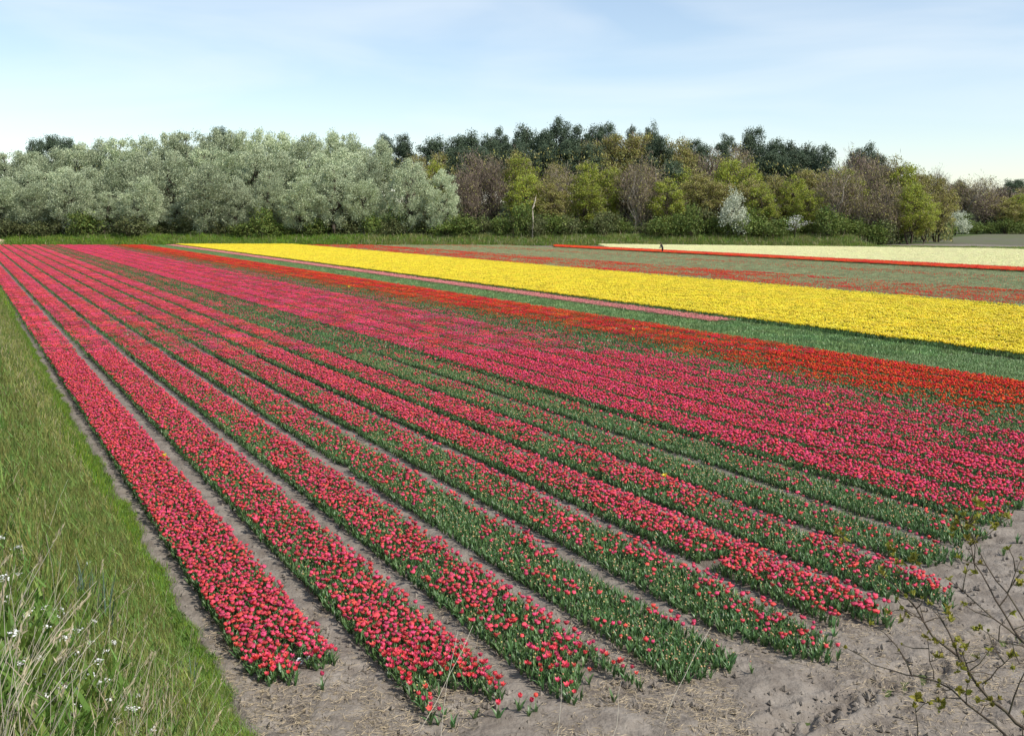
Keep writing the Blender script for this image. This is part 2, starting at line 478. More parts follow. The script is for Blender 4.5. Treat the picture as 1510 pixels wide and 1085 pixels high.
# ---------------------------------------------------------------- tulip beds
PS = .68
def QD(q): return 5.16 * q - .413      # row number on the photograph's fan -> metres across the rows
PITCH = .296 * 5.16; D1 = QD(.90)
NEARLIM = 42.0
NEAR = []                      # candidates for individually built tulips: (point, scale, colour, bed)
def far_edge_y(X):             # far end of the beds
    return np.where(X < 18, 198.0, 198.0 - (X - 18) * .42)
BEDS = []                      # (d0, d1, t_start, colour, dens_near, dens_far, name, label)
def pb(i): return D1 + PITCH * (i - 2) + (.21 if i < 10 else .15), D1 + PITCH * (i - 1) - (.23 if i < 10 else .15)
BEDS.append((2.88, D1 - .27, 11.7, 'crimson', .97, .98, 'dense crimson tulip bed beside the grass bank, its end ragged and forked'))
info = {2: (9.9, 'crimson', .66, .90, 'crimson tulip bed next to the dense bed along the grass bank'),
        3: (9.6, 'crimson', .38, .88, 'crimson tulip bed with green gaps, second path away from the grass bank'),
        4: (9.4, 'crimson', .10, .80, 'tulip bed that is almost all green leaves at its end, reddening further away'),
        5: (9.3, 'crimson', .14, .72, 'leafy tulip bed with scattered crimson blooms, just before the fuller crimson bed'),
        6: (9.7, 'crimson', .66, .86, 'full crimson tulip bed between two leafy beds with few blooms'),
        7: (9.6, 'crimson', .32, .82, 'half open crimson tulip bed bordering the two green beds'),
        8: (10.8, 'crimson', .03, .20, 'nearly bare green tulip bed beside the half open crimson bed'),
        9: (11.1, 'crimson', .03, .18, 'nearly bare green tulip bed beside the bright pink block'),
        10: (12.0, 'pink', .70, .92, 'bright pink tulip bed edging the two green beds'),
        11: (12.6, 'pink', .70, .95, 'bright pink tulip bed, second from the two green beds'),
        12: (13.2, 'pink', .80, .97, 'brightest pink tulip bed in the middle of the pink block'),
        13: (13.6, 'pink', .52, .78, 'patchy pink tulip bed behind the brightest pink bed'),
        14: (14, 'pink', .48, .66, 'sparse pink tulip bed mixed with green'),
        15: (14, 'pink', .40, .22, 'sparse pink and green tulip bed against the red block'),
        16: (14, 'scarlet', .34, .24, 'greenish scarlet tulip bed against the pink block'),
        17: (14, 'scarlet', .55, .66, 'half open scarlet tulip bed'),
        18: (14, 'scarlet', .80, .93, 'dense scarlet tulip bed'),
        19: (14, 'scarlet', .90, .98, 'dense scarlet tulip bed along the green strip')}
for i, (t0, c, dn, df, lab) in info.items():
    a, b = pb(i)
    BEDS.append((a, b, t0, c, dn, df, lab))
BEDS.append((pb(20)[0], pb(20)[1], 14, 'green', 0, 0, 'green bed of unopened bulbs next to the scarlet tulips'))
BEDS.append((pb(21)[0], pb(21)[1], 14, 'green', 0, 0, 'green bed of unopened bulbs next to the thin salmon strip'))
BEDS.append((pb(22)[0], QD(7.22), 14, 'green', 0, 0, 'green bed of unopened bulbs in front of the bare yellow block edge'))
BEDS.append((pb(22)[0] + .25, QD(7.20), 42.9, 'salmon', .95, .95, 'thin salmon pink tulip strip ending beside the yellow block'))

rng = np.random.default_rng(11)
def soil_ridge(name, d0, d1, t0, t1, hgt=.07):
    tt = t0 + (t1 - t0) * np.linspace(0, 1, 60) ** 1.8
    dd = np.array([d0 - .09, d0 + .04, (d0 * 2 + d1) / 3, (d0 + 2 * d1) / 3, d1 - .04, d1 + .09])
    zz = np.array([-.05, hgt, hgt, hgt, hgt, -.05])
    Dm, Tm = np.meshgrid(dd, tt)
    Zm = np.repeat(zz[None], len(tt), 0).copy(); Zm[0] = -.05; Zm[-1] = -.05
    Dm = Dm + (vnoise(Tm * 1.7, Dm * 3, 9) - .5) * .08
    Zm[1:-1, 1:-1] += (vnoise(Tm * 4, Dm * 4, 8)[1:-1, 1:-1] - .5) * .03
    return grid(Dm * V[0] + Tm * U[0], Dm * V[1] + Tm * U[1], Zm, name, M['bed_soil'])
def euler_rand(n, tilt):
    return np.stack([rng.normal(0, tilt, n), rng.normal(0, tilt, n), rng.uniform(0, 2 * math.pi, n)], 1)

for bi, (d0, d1, t0, c, dn, df, lab) in enumerate(BEDS):
    # t where the bed meets the far end
    dm = (d0 + d1) / 2
    t1 = t0
    for tt in np.arange(t0, 240, .5):
        p = dm * V + tt * U
        if p[1] > far_edge_y(p[0]): break
        t1 = tt
    # skip the stretch in front of the frame for beds beyond the corner
    ta = t0
    for tt in np.arange(t0, t1, .5):
        p = dm * V + tt * U
        if abs(p[0]) < p[1] * .6 + 2: break
        ta = tt
    name = 'tulip_bed' if c != 'green' else 'bulb_bed'
    bed = mob(name, soil_ridge(name, d0 + .06, d1 - .06, ta + .75, t1, .035))
    tagp(bed, lab, 'flower bed', 'beds of the bulb field')
    # ---- near: plant by plant
    sp = .079
    tn = (NEARLIM - dm * V[1]) / U[1]
    if tn > ta:
        gt, gd = np.meshgrid(np.arange(ta - .3, tn, sp), np.arange(d0 + .01, d1 - .005, sp))
        P = np.stack([gd.ravel() + rng.normal(0, .022, gd.size), gt.ravel() + rng.normal(0, .025, gd.size)], 1)
        end = ta + vnoise(P[:, 0] * 3.4, P[:, 0] * 0 + bi * 3.7, 21) * 1.5 - .45
        if bi == 0:    # forked ragged end
            e = (P[:, 0] - d0) / (d1 - d0)
            end = ta + .9 * np.clip(.35 - e, 0, 1) + 1.0 * np.exp(-((e - .55) / .08) ** 2) + .35 * (e > .6) + rng.normal(0, .12, len(P))
        keep = P[:, 1] > end + np.abs(rng.normal(0, .22, len(P))) - .1
        keep &= vnoise(P[:, 0] * 2, P[:, 1] * 1.1, 31 + bi) > .035
        P = P[keep]
        W3 = P[:, :1] * V + P[:, 1:2] * U; W3[:, 2] = .012
        k = vis(W3); P, W3 = P[k], W3[k]
        if len(P):
            s = np.clip((W3[:, 1] - 13) / 50, 0, 1) ** .8
            dens = dn + (df - dn) * s
            mot = .60 * vnoise(P[:, 0] * 2.1, P[:, 1] * .9, 71 + bi) + .40 * vnoise(P[:, 0] * 3, P[:, 1] * 3.3, 72)
            dens = np.clip(dens + (mot - .5) * 1.6 * (1 - np.abs(2 * dens - 1)) ** .6, 0, 1)
            if .1 < dn < .8:   # the bank side of a half-open bed is greener
                e = (P[:, 0] - d0) / (d1 - d0)
                dens = np.clip(dens + .28 * (e - .45), 0, 1)
            flower = (rng.uniform(size=len(P)) < dens) & (c != 'green')
            size = PS * rng.normal(1.0, .09, len(P)); rot = euler_rand(len(P), .10)
            fc = LEAFC if c != 'green' else GREENC
            dist = np.linalg.norm(W3 - CAM, axis=1)
            nearmask = flower & (dist < 16.5) & (bi < 8)
            scol = c
            idx_near = np.where(nearmask)[0]
            for q in idx_near: NEAR.append((dist[q], W3[q].copy(), size[q], c, bi))
            lf = ~nearmask
            scatter('foliage', W3[lf], rng.integers(0, 6, lf.sum()), rot[lf], np.stack([size[lf] * 1.15, size[lf] * 1.15, size[lf]], 1), fc, bed)
            if c != 'green':
                bud = (~flower) & (rng.uniform(size=len(P)) < .32)
                sel = (flower & lf) | bud
                Pb = W3[sel].copy(); sz = size[sel]
                isbud = bud[sel]
                Pb[:, 2] += .28 * sz * np.where(isbud, rng.uniform(.70, .95, len(Pb)), 1.0)
                Pb[:, :2] += rng.normal(0, .012, (len(Pb), 2))
                pick = np.where(isbud, NV, rng.integers(0, NV, len(Pb)))
                scatter('bloom_mass', Pb, pick, euler_rand(len(Pb), .22),
                        np.where(isbud, .56, 1.0) * sz * rng.uniform(.74, 1.18, len(Pb)), BLOOM[c], bed)
    # ---- far: patches
    tf = max(tn, ta)
    if t1 > tf:
        ts_ = .62
        gt, gd = np.meshgrid(np.arange(tf, t1, ts_), np.linspace(d0 + .32, d1 - .32, max(2, int(round((d1 - d0) / .55)))))
        P = np.stack([gd.ravel() + rng.normal(0, .03, gd.size), gt.ravel() + rng.uniform(-.1, .1, gd.size)], 1)
        W3 = P[:, :1] * V + P[:, 1:2] * U; W3[:, 2] = .03
        k = vis(W3); P, W3 = P[k], W3[k]
        if len(P):
            s = np.clip((W3[:, 1] - 14) / 45, 0, 1)
            dens = dn + (df - dn) * s
            mot = .6 * vnoise(P[:, 0] * 1.5, P[:, 1] * .45, 71 + bi) + .4 * vnoise(P[:, 0] * 3, P[:, 1] * 1.3, 72)
            dens = np.clip(dens + (mot - .5) * 1.0 * (1 - np.abs(2 * dens - 1)) ** .6, 0, 1)
            n = len(P)
            r4 = np.stack([np.zeros(n), np.zeros(n), rng.integers(0, 4, n) * math.pi / 2 + TH], 1)
            scatter('foliage', W3, rng.integers(0, 5, n), r4, np.stack([np.ones(n), np.ones(n), rng.normal(1, .05, n)], 1), LTILE if c != 'green' else GTILE, bed)
            if c != 'green':
                lev = np.clip(np.floor(dens * 4 + rng.uniform(-.3, .3, n)), -1, 3).astype(int)
                sel = lev >= 0
                scatter('bloom_mass', W3[sel], lev[sel] * 3 + rng.integers(0, 3, sel.sum()), r4[sel], rng.normal(1, .03, sel.sum()), TILE[c], bed)

# wide blocks farther out, whose single beds merge at this distance
BLOCKS = [(7.28, 11.20, 'yellow', .96, 'broad bright yellow tulip block with a dark green front edge'),
          (11.45, 13.7, 'scarlet', .36, 'thinly flowering red tulip block behind the yellow block'),
          (13.75, 15.6, 'scarlet', .02, 'grey green tulip block, mostly picked bare of flowers'),
          (15.65, 16.7, 'scarlet', .14, 'faint reddish band of tulips inside the grey green block'),
          (16.75, 18.2, 'scarlet', .02, 'green tulip band in front of the bright orange-red stripe'),
          (18.25, 19.35, 'orange', .99, 'narrow bright orange-red tulip stripe'),
          (19.5, 29.6, 'cream', .97, 'pale cream yellow tulip block along the foot of the wood')]
for bi, (q0, q1, c, dn, lab) in enumerate(BLOCKS):
    d0, d1 = QD(q0), QD(q1)
    nb = max(1, int(round((d1 - d0) / 1.42))); pit = (d1 - d0) / nb
    bed = None
    allP = []
    for b in range(nb):
        a0 = d0 + b * pit + .09; a1 = d0 + (b + 1) * pit - .09
        dd = np.array([a0 + .33, (a0 + a1) / 2, a1 - .33]) if pit > 1.2 else np.array([a0 + .3, a1 - .3])
        gt, gd = np.meshgrid(np.arange(2, 235, .66), dd)
        P = np.stack([gd.ravel() + rng.normal(0, .03, gd.size), gt.ravel() + rng.uniform(-.1, .1, gd.size)], 1)
        if c == 'yellow' and b == 0: pass
        W3 = P[:, :1] * V + P[:, 1:2] * U; W3[:, 2] = .03
        k = vis(W3, .06) & (W3[:, 1] < far_edge_y(W3[:, 0]) + (3.0 if c == 'yellow' else 0)) & (W3[:, 1] > 30) & (W3[:, 0] > {'orange': 8.0, 'cream': 17.0}.get(c, -999))
        allP.append(np.concatenate([P[k], W3[k]], 1))
    A = np.concatenate(allP)
    P, W3 = A[:, :2], A[:, 2:]
    ridge = soil_ridge('tulip_block', d0, d1, max(2, P[:, 1].min() - 1), P[:, 1].max() + .3, .05)
    bed = mob('tulip_block', ridge); tagp(bed, lab, 'flower bed', 'broad blocks of the bulb field')
    n = len(P)
    mot = .55 * vnoise(P[:, 0] * .7, P[:, 1] * .12, 171 + bi) + .45 * vnoise(P[:, 0] * 2, P[:, 1] * .6, 172)
    dens = np.clip(dn + (mot - .5) * 1.1 * (1 - abs(2 * dn - 1)) ** .7, 0, 1)
    if c == 'yellow':     # last beds and a thin line inside are weaker
        e = (P[:, 0] - d0) / (d1 - d0)
        dens = np.where(e > .93, dens * .55, dens)
    r4 = np.stack([np.zeros(n), np.zeros(n), rng.integers(0, 4, n) * math.pi / 2 + TH], 1)
    hs = 1.45 if c in ('yellow', 'orange', 'cream') else 1.0
    scatter('foliage', W3, rng.integers(0, 5, n), r4, np.stack([np.ones(n), np.ones(n), rng.normal(hs, .05, n)], 1),
            LTILE if c in ('yellow', 'orange') else PTILE, bed)
    lev = np.clip(np.floor(dens * 4.4 - .5 + rng.uniform(-.6, .6, n)), -1, 3).astype(int)
    sel = lev >= 0
    scatter('bloom_mass', W3[sel], lev[sel] * 3 + rng.integers(0, 3, sel.sum()), r4[sel],
            np.stack([np.ones(sel.sum())] * 2 + [rng.normal(hs, .04, sel.sum())], 1), TILEBIG[c], bed)

# ---------------------------------------------------------------- single tulips that show largest
def petal_bloom(name, m, seed, opened):
    r = np.random.default_rng(seed); g = Geo()
    for i in range(6):
        az = i * math.pi / 3 + r.normal(0, .08); inner = i % 2
        dirh = np.array([math.cos(az), math.sin(az), 0]); side = np.array([-math.sin(az), math.cos(az), 0])
        prof = [(.004, .0, .010), (.026, .010, .036), (.035 - .003 * inner, .030, .044), (.030 + .012 * opened, .050, .034), (.024 + .026 * opened, .068 + r.normal(0, .003), 0)]
        pts = []
        for (rr, z, w) in prof:
            for s in (-1, 0, 1):
                pts.append(dirh * (rr - abs(s) * w * .22) + side * s * w / 2 + np.array([0, 0, z + r.normal(0, .0015)]))
        Q = []
        for k in range(4):
            a = k * 3
            Q += [[a, a + 1, a + 4, a + 3], [a + 1, a + 2, a + 5, a + 4]]
        g.add(pts, Q)
    return g.mesh(name, [m], True)
STEM = {}
gs = Geo(); gs.tube([[0, 0, 0], [.004, 0, .15], [0, .003, .286]], [.005, .0045, .004], 4); ME_STEM = gs.mesh('stem', [M['tstem']], True)
ME_LEAF = []
for i in range(5):
    g = Geo(); r = np.random.default_rng(80 + i)
    leaf_strip(g, (0, 0, 0), 0, .25 * r.uniform(.85, 1.1), .046, r.uniform(.15, .4), r.uniform(.4, 1.0), 0, 5)
    ME_LEAF.append(g.mesh('leaf', [M['tleaf']], True))
ME_BLOOM = {c: [petal_bloom('bloom', PET[c], 200 + i, [.2, .7, 1.1, 1.6][i]) for i in range(4)] for c in ('crimson', 'yellow')}
bed_txt = ['in the dense bed beside the grass bank', 'in the bed next to the one along the grass bank', 'in the gappy bed two paths from the grass bank',
           'in the almost all green bed', 'in the leafy bed before the fuller crimson bed', 'in the full crimson bed between leafy beds',
           'in the half open bed bordering the green beds', 'in the nearly bare green bed']
def tulip(p, s, c, label, group, opened=None, lean=.1):
    root = empty('tulip', p, rng.uniform(0, 6), s)
    root.rotation_euler = (rng.normal(0, lean), rng.normal(0, lean), rng.uniform(0, 6))
    tagp(root, label, 'tulip', group)
    mob('stem', ME_STEM, root)
    b = mob('bloom', ME_BLOOM[c][rng.integers(0, 4) if opened is None else opened], root)
    b.location = (0, .003, .28); b.rotation_euler = (rng.normal(0, .12), rng.normal(0, .12), rng.uniform(0, 6))
    b.scale = (1.08, 1.08, 1.05)
    a0 = rng.uniform(0, 6)
    for i in range(4):
        l = mob('leaf', ME_LEAF[rng.integers(0, 5)], root)
        l.rotation_euler = (0, 0, a0 + i * 1.9 + rng.normal(0, .3)); k = rng.uniform(.8, 1.15); l.scale = (k * 1.1, k * 1.1, k)
    return root
NEAR.sort(key=lambda e: e[0])
strays = [(405, 1003, 'crimson'), (476, 1018, 'crimson'), (465, 985, 'crimson'), (350, 975, 'crimson'), (780, 1058, 'crimson'), (765, 1050, 'crimson'), (790, 1052, 'crimson'), (735, 1062, 'crimson')]
LIM = 300 - len(strays) - 5
for (dist, p, s, c, bi) in NEAR[:LIM]:
    tulip(p, s, 'crimson', 'open crimson tulip standing ' + bed_txt[bi], 'crimson tulips ' + bed_txt[bi])
rest = NEAR[LIM:]
if rest:
    R3 = np.array([e[1] for e in rest]); sz = np.array([e[2] for e in rest]); bb = np.array([e[4] for e in rest])
    beds_ = [o for o in COL.objects if o.name.startswith('tulip_bed')]
    for bi in sorted(set(bb)):
        m_ = bb == bi; n = m_.sum()
        scatter('foliage', R3[m_], rng.integers(0, 6, n), euler_rand(n, .1), np.stack([sz[m_] * 1.15, sz[m_] * 1.15, sz[m_]], 1), LEAFC, beds_[bi])
        Q3 = R3[m_].copy(); Q3[:, 2] += .28 * sz[m_]
        scatter('bloom_mass', Q3, rng.integers(0, NV, n), euler_rand(n, .22), sz[m_] * rng.uniform(.92, 1.16, n), BLOOM['crimson'], beds_[bi])
for i, (x, y, c) in enumerate(strays):
    p = on_ground(x, y); p[2] = -.01
    tulip(p, .78, c, 'stray crimson tulip standing alone on bare soil off a bed end', 'stray tulips on the bare soil', lean=.06)
for x, y, lab in ((245, 690, 'single orange-yellow tulip among the crimson ones of the dense bed by the bank'),
                  (980, 722, 'single yellow tulip in the half open crimson bed'),
                  (1219, 612, 'single yellow tulip among the pink block'),
                  (935, 500, 'single yellow tulip among the scarlet beds'),
                  (515, 432, 'single pale yellow tulip at the edge of the scarlet beds')):
    p = on_ground(x, y, .05)
    tulip(p, 1.0 if y > 550 else 1.5, 'yellow', lab, None, 3, .04)
# bare green tulip plants at the bed ends
ME_GP = [foliage_mesh('leaves', 700 + i, 6, .24, .045, M['tleaf'], False, 4) for i in range(3)]
for i, (x, y) in enumerate([(668, 1075), (700, 1062), (655, 1058), (1075, 992), (1055, 985), (440, 985), (905, 1035), (1205, 975), (1480, 818), (1500, 800), (1395, 905), (1230, 940)]):
    p = on_ground(x, y); p[2] = -.015
    o = mob('tulip_plant', ME_GP[i % 3]); o.location = p; o.rotation_euler = (0, 0, i * 1.3); o.scale = (.85, .85, .75)
    tagp(o, 'low green tulip plant without a flower, straggling off a bed end', 'plant', 'flowerless plants at the bed ends')

# ---------------------------------------------------------------- trees
def mottled(name, c, var, hue, trans=.2):
    return mat(name, c, .6, .25, var, hue, trans=trans, island=True)
M['poplar'] = mottled('poplar_leaf', (.455, .510, .320), .26, .02, .18)
M['pine'] = mottled('pine_needles', (.085, .120, .068), .25, .02, .08)
M['lime'] = mottled('young_leaf', (.330, .375, .055), .28, .03, .3)
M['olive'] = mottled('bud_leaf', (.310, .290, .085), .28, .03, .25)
M['green'] = mottled('green_leaf', (.150, .200, .045), .30, .03, .25)
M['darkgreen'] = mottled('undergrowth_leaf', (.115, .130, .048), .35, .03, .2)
M['twig'] = mottled('twig_brown', (.240, .190, .130), .30, .02, 0)
M['twigmauve'] = mottled('twig_mauve', (.225, .172, .130), .30, .02, 0)
M['white'] = mottled('blossom_white', (.60, .60, .56), .12, .0, .2)
M['grayleaf'] = mottled('silver_leaf', (.52, .55, .42), .18, .02, .25)
M['bark'] = mat('bark', (.085, .068, .050), .9, .1, .2, 0, (6.0, (.05, .042, .032), .4, .6))
M['palebark'] = mat('pale_bark', (.30, .27, .22), .9, .1, .15, 0, (6.0, (.16, .14, .11), .4, .65))
M['deadwood'] = mat('dead_wood', (.52, .46, .37), .8, .1, 0, 0, (5.0, (.36, .31, .25), .4, .6))

def limb(g, a, b, r0, r1, r, sag=0.0, n=4, k=4):
    a, b = np.array(a, float), np.array(b, float)
    t = np.linspace(0, 1, k)[:, None]
    P = a + (b - a) * t
    P[1:-1] += r.normal(0, .06, (k - 2, 3)) * np.linalg.norm(b - a)
    P[:, 2] += (np.sin(t[:, 0] * math.pi) * sag)
    g.tube(P, np.linspace(r0, r1, k), n)
    return P

def crown_points(r, K_, H, base, rx, top=.5, shell=.55):
    """clump centres inside an egg-shaped crown"""
    u_ = r.normal(size=(K_, 3)); u_ /= np.linalg.norm(u_, axis=1)[:, None]
    rad = shell + (1 - shell) * r.uniform(size=K_)
    hz = (H - base) / 2
    P = u_ * rad[:, None]
    z = P[:, 2]
    wid = np.where(z > 0, 1 - .25 * z, 1 + .05 * z)
    return np.stack([P[:, 0] * rx * wid, P[:, 1] * rx * wid, base + hz * (1 + z)], 1)

def ball(r, n):
    """points filling a rounded clump, denser at its skin"""
    return unit(r.normal(size=(n, 3))) * (r.uniform(.1, 1, (n, 1)) ** .5) * .78 + r.normal(size=(n, 3)) * .24

def make_tree(kind, seed):
    """returns (trunk mesh, crown mesh) for a tree about 1 unit = 1 m tall as given"""
    r = np.random.default_rng(seed)
    gt, gc = Geo(), Geo()
    if kind == 'poplar':
        H, base, rx, K_ = 20, 1.2, 4.3, 150
        C = crown_points(r, K_, H, base, rx, shell=.60)
        C[:, 0] += .05 * (C[:, 2] - 5)
        trunk = limb(gt, (0, 0, -.6), (.3, .2, H * .8), .34, .07, r, 0, 6, 7)
        for c in C[::3]:
            zz = max(1.5, c[2] - r.uniform(1.5, 4.0)); limb(gt, (0.02 * zz, 0, zz), c, .10, .03, r, .2, 3, 4)
        for c in C:
            n = 135; rc = r.uniform(.8, 1.45)
            out = unit(c - np.array([0, 0, c[2] - 3.0]))
            Pn = c + ball(r, n) * rc * [.82, .82, 1.05]
            A = unit(out[None] * .9 + np.array([.35, 0, .9]) + r.normal(size=(n, 3)) * .55)
            diamonds(gc, Pn, A, r.uniform(.26, .56, n), r.uniform(.09, .18, n), r)
        mats = ([M['bark']], [M['poplar']])
    elif kind == 'pine':
        H, base, rx, K_ = 17, 4.0, 3.9, 70
        C = crown_points(r, K_, H, base, rx, shell=.35)
        limb(gt, (0, 0, -.6), (.4, .2, H * .93), .30, .08, r, 0, 6, 6)
        for c in C[::2]:
            zz = max(4, c[2] - r.uniform(.3, 1.5)); limb(gt, (0, 0, zz), c, .09, .03, r, .1, 3, 3)
        for c in C:
            n = 230; rc = r.uniform(.95, 1.6)
            Pn = c + ball(r, n) * rc * [1.05, 1.05, .8]
            A = unit(r.normal(size=(n, 3)) * [1, 1, .6] + np.array([0, 0, .7]))
            diamonds(gc, Pn, A, r.uniform(.22, .46, n), r.uniform(.10, .2, n), r)
        mats = ([M['bark']], [M['pine']])
    elif kind in ('lime', 'olive', 'green'):
        H, base, rx, K_ = 15, 2.5, 4.2, 90
        C = crown_points(r, K_, H, base, rx, shell=.45)
        limb(gt, (0, 0, -.6), (.2, .1, H * .72), .24, .06, r, 0, 5, 6)
        for c in C[::2]:
            zz = max(1.5, c[2] - r.uniform(2, 4.5)); limb(gt, (0, 0, zz), c, .08, .02, r, .2, 3, 4)
        for c in C:
            n = 110 if kind != 'olive' else 92; rc = r.uniform(.75, 1.4)
            Pn = c + ball(r, n) * rc * [1.05, 1.05, .85]
            diamonds(gc, Pn, r.normal(size=(n, 3)) + np.array([0, 0, .3]), r.uniform(.2, .38, n), r.uniform(.14, .25, n), r)
            n = 16
            Pn = c + r.normal(size=(n, 3)) * rc * .6
            A = unit(unit(c - np.array([0, 0, c[2] - 4])) + r.normal(size=(n, 3)) * .5)
            diamonds(gc, Pn, A, r.uniform(.8, 1.5, n), .06, r, 1)
        mats = ([M['bark']], [M[kind], M['twig']])
    elif kind in ('bare', 'mauve'):
        H, base, rx, K_ = 15, 2.5, 4.3, 105
        C = crown_points(r, K_, H, base, rx, shell=.35)
        for q in range(3):
            top = (r.normal(0, 1.2), r.normal(0, 1.2), H * r.uniform(.72, .9))
            limb(gt, (r.normal(0, .25), r.normal(0, .25), -.6), top, .18, .05, r, 0, 5, 6)
        for c in C:
            zz = max(2, c[2] - r.uniform(2, 5)); limb(gt, (.15 * c[0], .15 * c[1], zz), c, .07, .025, r, .1, 3, 4)
            n = 30; rc = r.uniform(.8, 1.3)
            Pn = c + r.normal(size=(n, 3)) * rc * [.6, .6, .7]
            A = unit(unit(c - np.array([0, 0, c[2] - 5])) * .9 + np.array([0, 0, .35]) + r.normal(size=(n, 3)) * .60)
            diamonds(gc, Pn, A, r.uniform(.7, 1.5, n), r.uniform(.045, .075, n), r)
            if True:
                n = 9 if kind == 'bare' else 4
                diamonds(gc, c + r.normal(size=(n, 3)) * rc * .7, r.normal(size=(n, 3)), r.uniform(.25, .4, n), .22, r, 1)
        mats = ([M['palebark' if kind == 'bare' else 'bark']], [M['twig' if kind == 'bare' else 'twigmauve'], M['olive']])
    elif kind in ('shrub', 'darkshrub', 'greyshrub'):
        H, base, rx, K_ = 4.0, .2, 2.6, 40
        C = crown_points(r, K_, H, base, rx, shell=.4)
        for c in C[::3]: limb(gt, (r.normal(0, .2), r.normal(0, .2), -.4), c, .06, .02, r, .2, 3, 4)
        for c in C:
            n = 42; rc = r.uniform(.45, .75)
            diamonds(gc, c + r.normal(size=(n, 3)) * rc * .7, r.normal(size=(n, 3)) + np.array([0, 0, .5]), r.uniform(.25, .45, n), r.uniform(.14, .26, n), r)
        mats = ([M['bark']], [M[{'shrub': 'green', 'darkshrub': 'darkgreen', 'greyshrub': 'poplar'}[kind]]])
    elif kind == 'blossom':
        H, base, rx, K_ = 9.5, .8, 3.1, 75
        C = crown_points(r, K_, H, base, rx, shell=.5)
        C[:, :2] *= (1.15 - .55 * np.clip((C[:, 2:3] - 3) / 6.5, 0, 1))
        limb(gt, (0, 0, -.6), (.1, 0, H * .8), .16, .04, r, 0, 5, 6)
        for c in C[::2]: limb(gt, (0, 0, max(.8, c[2] - 1.5)), c, .05, .02, r, .1, 3, 4)
        for c in C:
            n = 42; rc = r.uniform(.4, .75)
            diamonds(gc, c + r.normal(size=(n, 3)) * rc * .7, r.normal(size=(n, 3)) + np.array([.2, 0, .8]), r.uniform(.28, .5, n), r.uniform(.14, .24, n), r)
        mats = ([M['bark']], [M['grayleaf']])
    elif kind == 'sparseblossom':
        H = 5.5
        P = limb(gt, (0, 0, -.4), (.3, 0, 2.2), .12, .08, r, 0, 5, 4)
        for q in range(7):
            e = np.array([r.uniform(-3.2, 4.0), r.uniform(-1, 1), r.uniform(2.0, 5.2)]); limb(gt, (.3, 0, 2.1), e, .06, .02, r, .3, 3, 5)
            for c in [e * .75 + np.array([0, 0, .5]), e]:
                n = 34
                diamonds(gc, c + r.normal(size=(n, 3)) * [.6, .4, .18], r.normal(size=(n, 3)), r.uniform(.16, .28, n), .16, r)
        mats = ([M['bark']], [M['white']])
    return gt.mesh('trunk', mats[0], True), gc.mesh('crown', mats[1], False), H

VAR = {k: [make_tree(k, 1000 + 17 * j + i) for i in range(n)] for j, (k, n) in enumerate(
    {'poplar': 6, 'pine': 6, 'lime': 4, 'olive': 4, 'green': 2, 'bare': 4, 'mauve': 3, 'shrub': 3, 'darkshrub': 3, 'greyshrub': 2, 'blossom': 1, 'sparseblossom': 1}.items())}
RT = np.random.default_rng(5)
def hz(x, y): return float(hill_z(np.array(x), np.array(y)))
def tree(kind, name, px, top, Y, wpx, label, cat='tree', group=None, var=None):
    """tree whose crown top is seen at (px, top) and that stands at distance Y"""
    p = at_y(px, top, Y); X = p[0]
    zb = hz(X, Y)
    tr, cr, H = VAR[kind][RT.integers(0, len(VAR[kind])) if var is None else var]
    s = max(.2, (p[2] - zb) / H)
    rx = {'poplar': 4.6, 'pine': 4.4, 'shrub': 2.8, 'darkshrub': 2.8, 'greyshrub': 2.8, 'blossom': 3.3, 'sparseblossom': 3.6}.get(kind, 4.5)
    sx = wpx / F * Y / 2 / rx
    if group:
        wm, hm = wpx / F * Y, p[2] - zb
        ad = [] if label.split()[0] in ('tall', 'lower', 'low', 'broad', 'narrow', 'bushy') or cat == 'bush' else (['tall'] if hm > 19 else ['low'] if hm < 14.5 else [])
        if 'broad' not in label and 'narrow' not in label and cat == 'tree': ad += ['wide-crowned'] if wm > 10.8 else ['slim'] if wm < 8.6 else []
        if cat == 'bush': ad = ['spreading'] if wm > 7.3 else ['small'] if wm < 6 else []
        if len(label.split()) + len(ad) <= 16: label = ' '.join(ad + [label])
    root = empty(name, (X, Y, zb), 0 if kind in ('sparseblossom', 'blossom') else RT.uniform(-.6, .6) + (0 if kind == 'poplar' else RT.uniform(0, 6)), (sx, sx, s))
    tagp(root, label, cat, group)
    mob('trunk', tr, root); mob('crown', cr, root)
    return root

def where(px):
    for lim, tx in ((130, 'behind the sand heap'), (330, 'behind the crimson rows'), (560, 'behind the start of the yellow block'), (680, 'by the last silver poplars'), (840, 'near the pale dead trunk'),
                    (1030, 'behind the stooping person'), (1130, 'by the white blossoming tree'), (1222, 'by the straggling white-flowered shrub'), (1395, 'at the turn of the wood')):
        if px < lim: return tx
    return 'beyond the ploughed field'
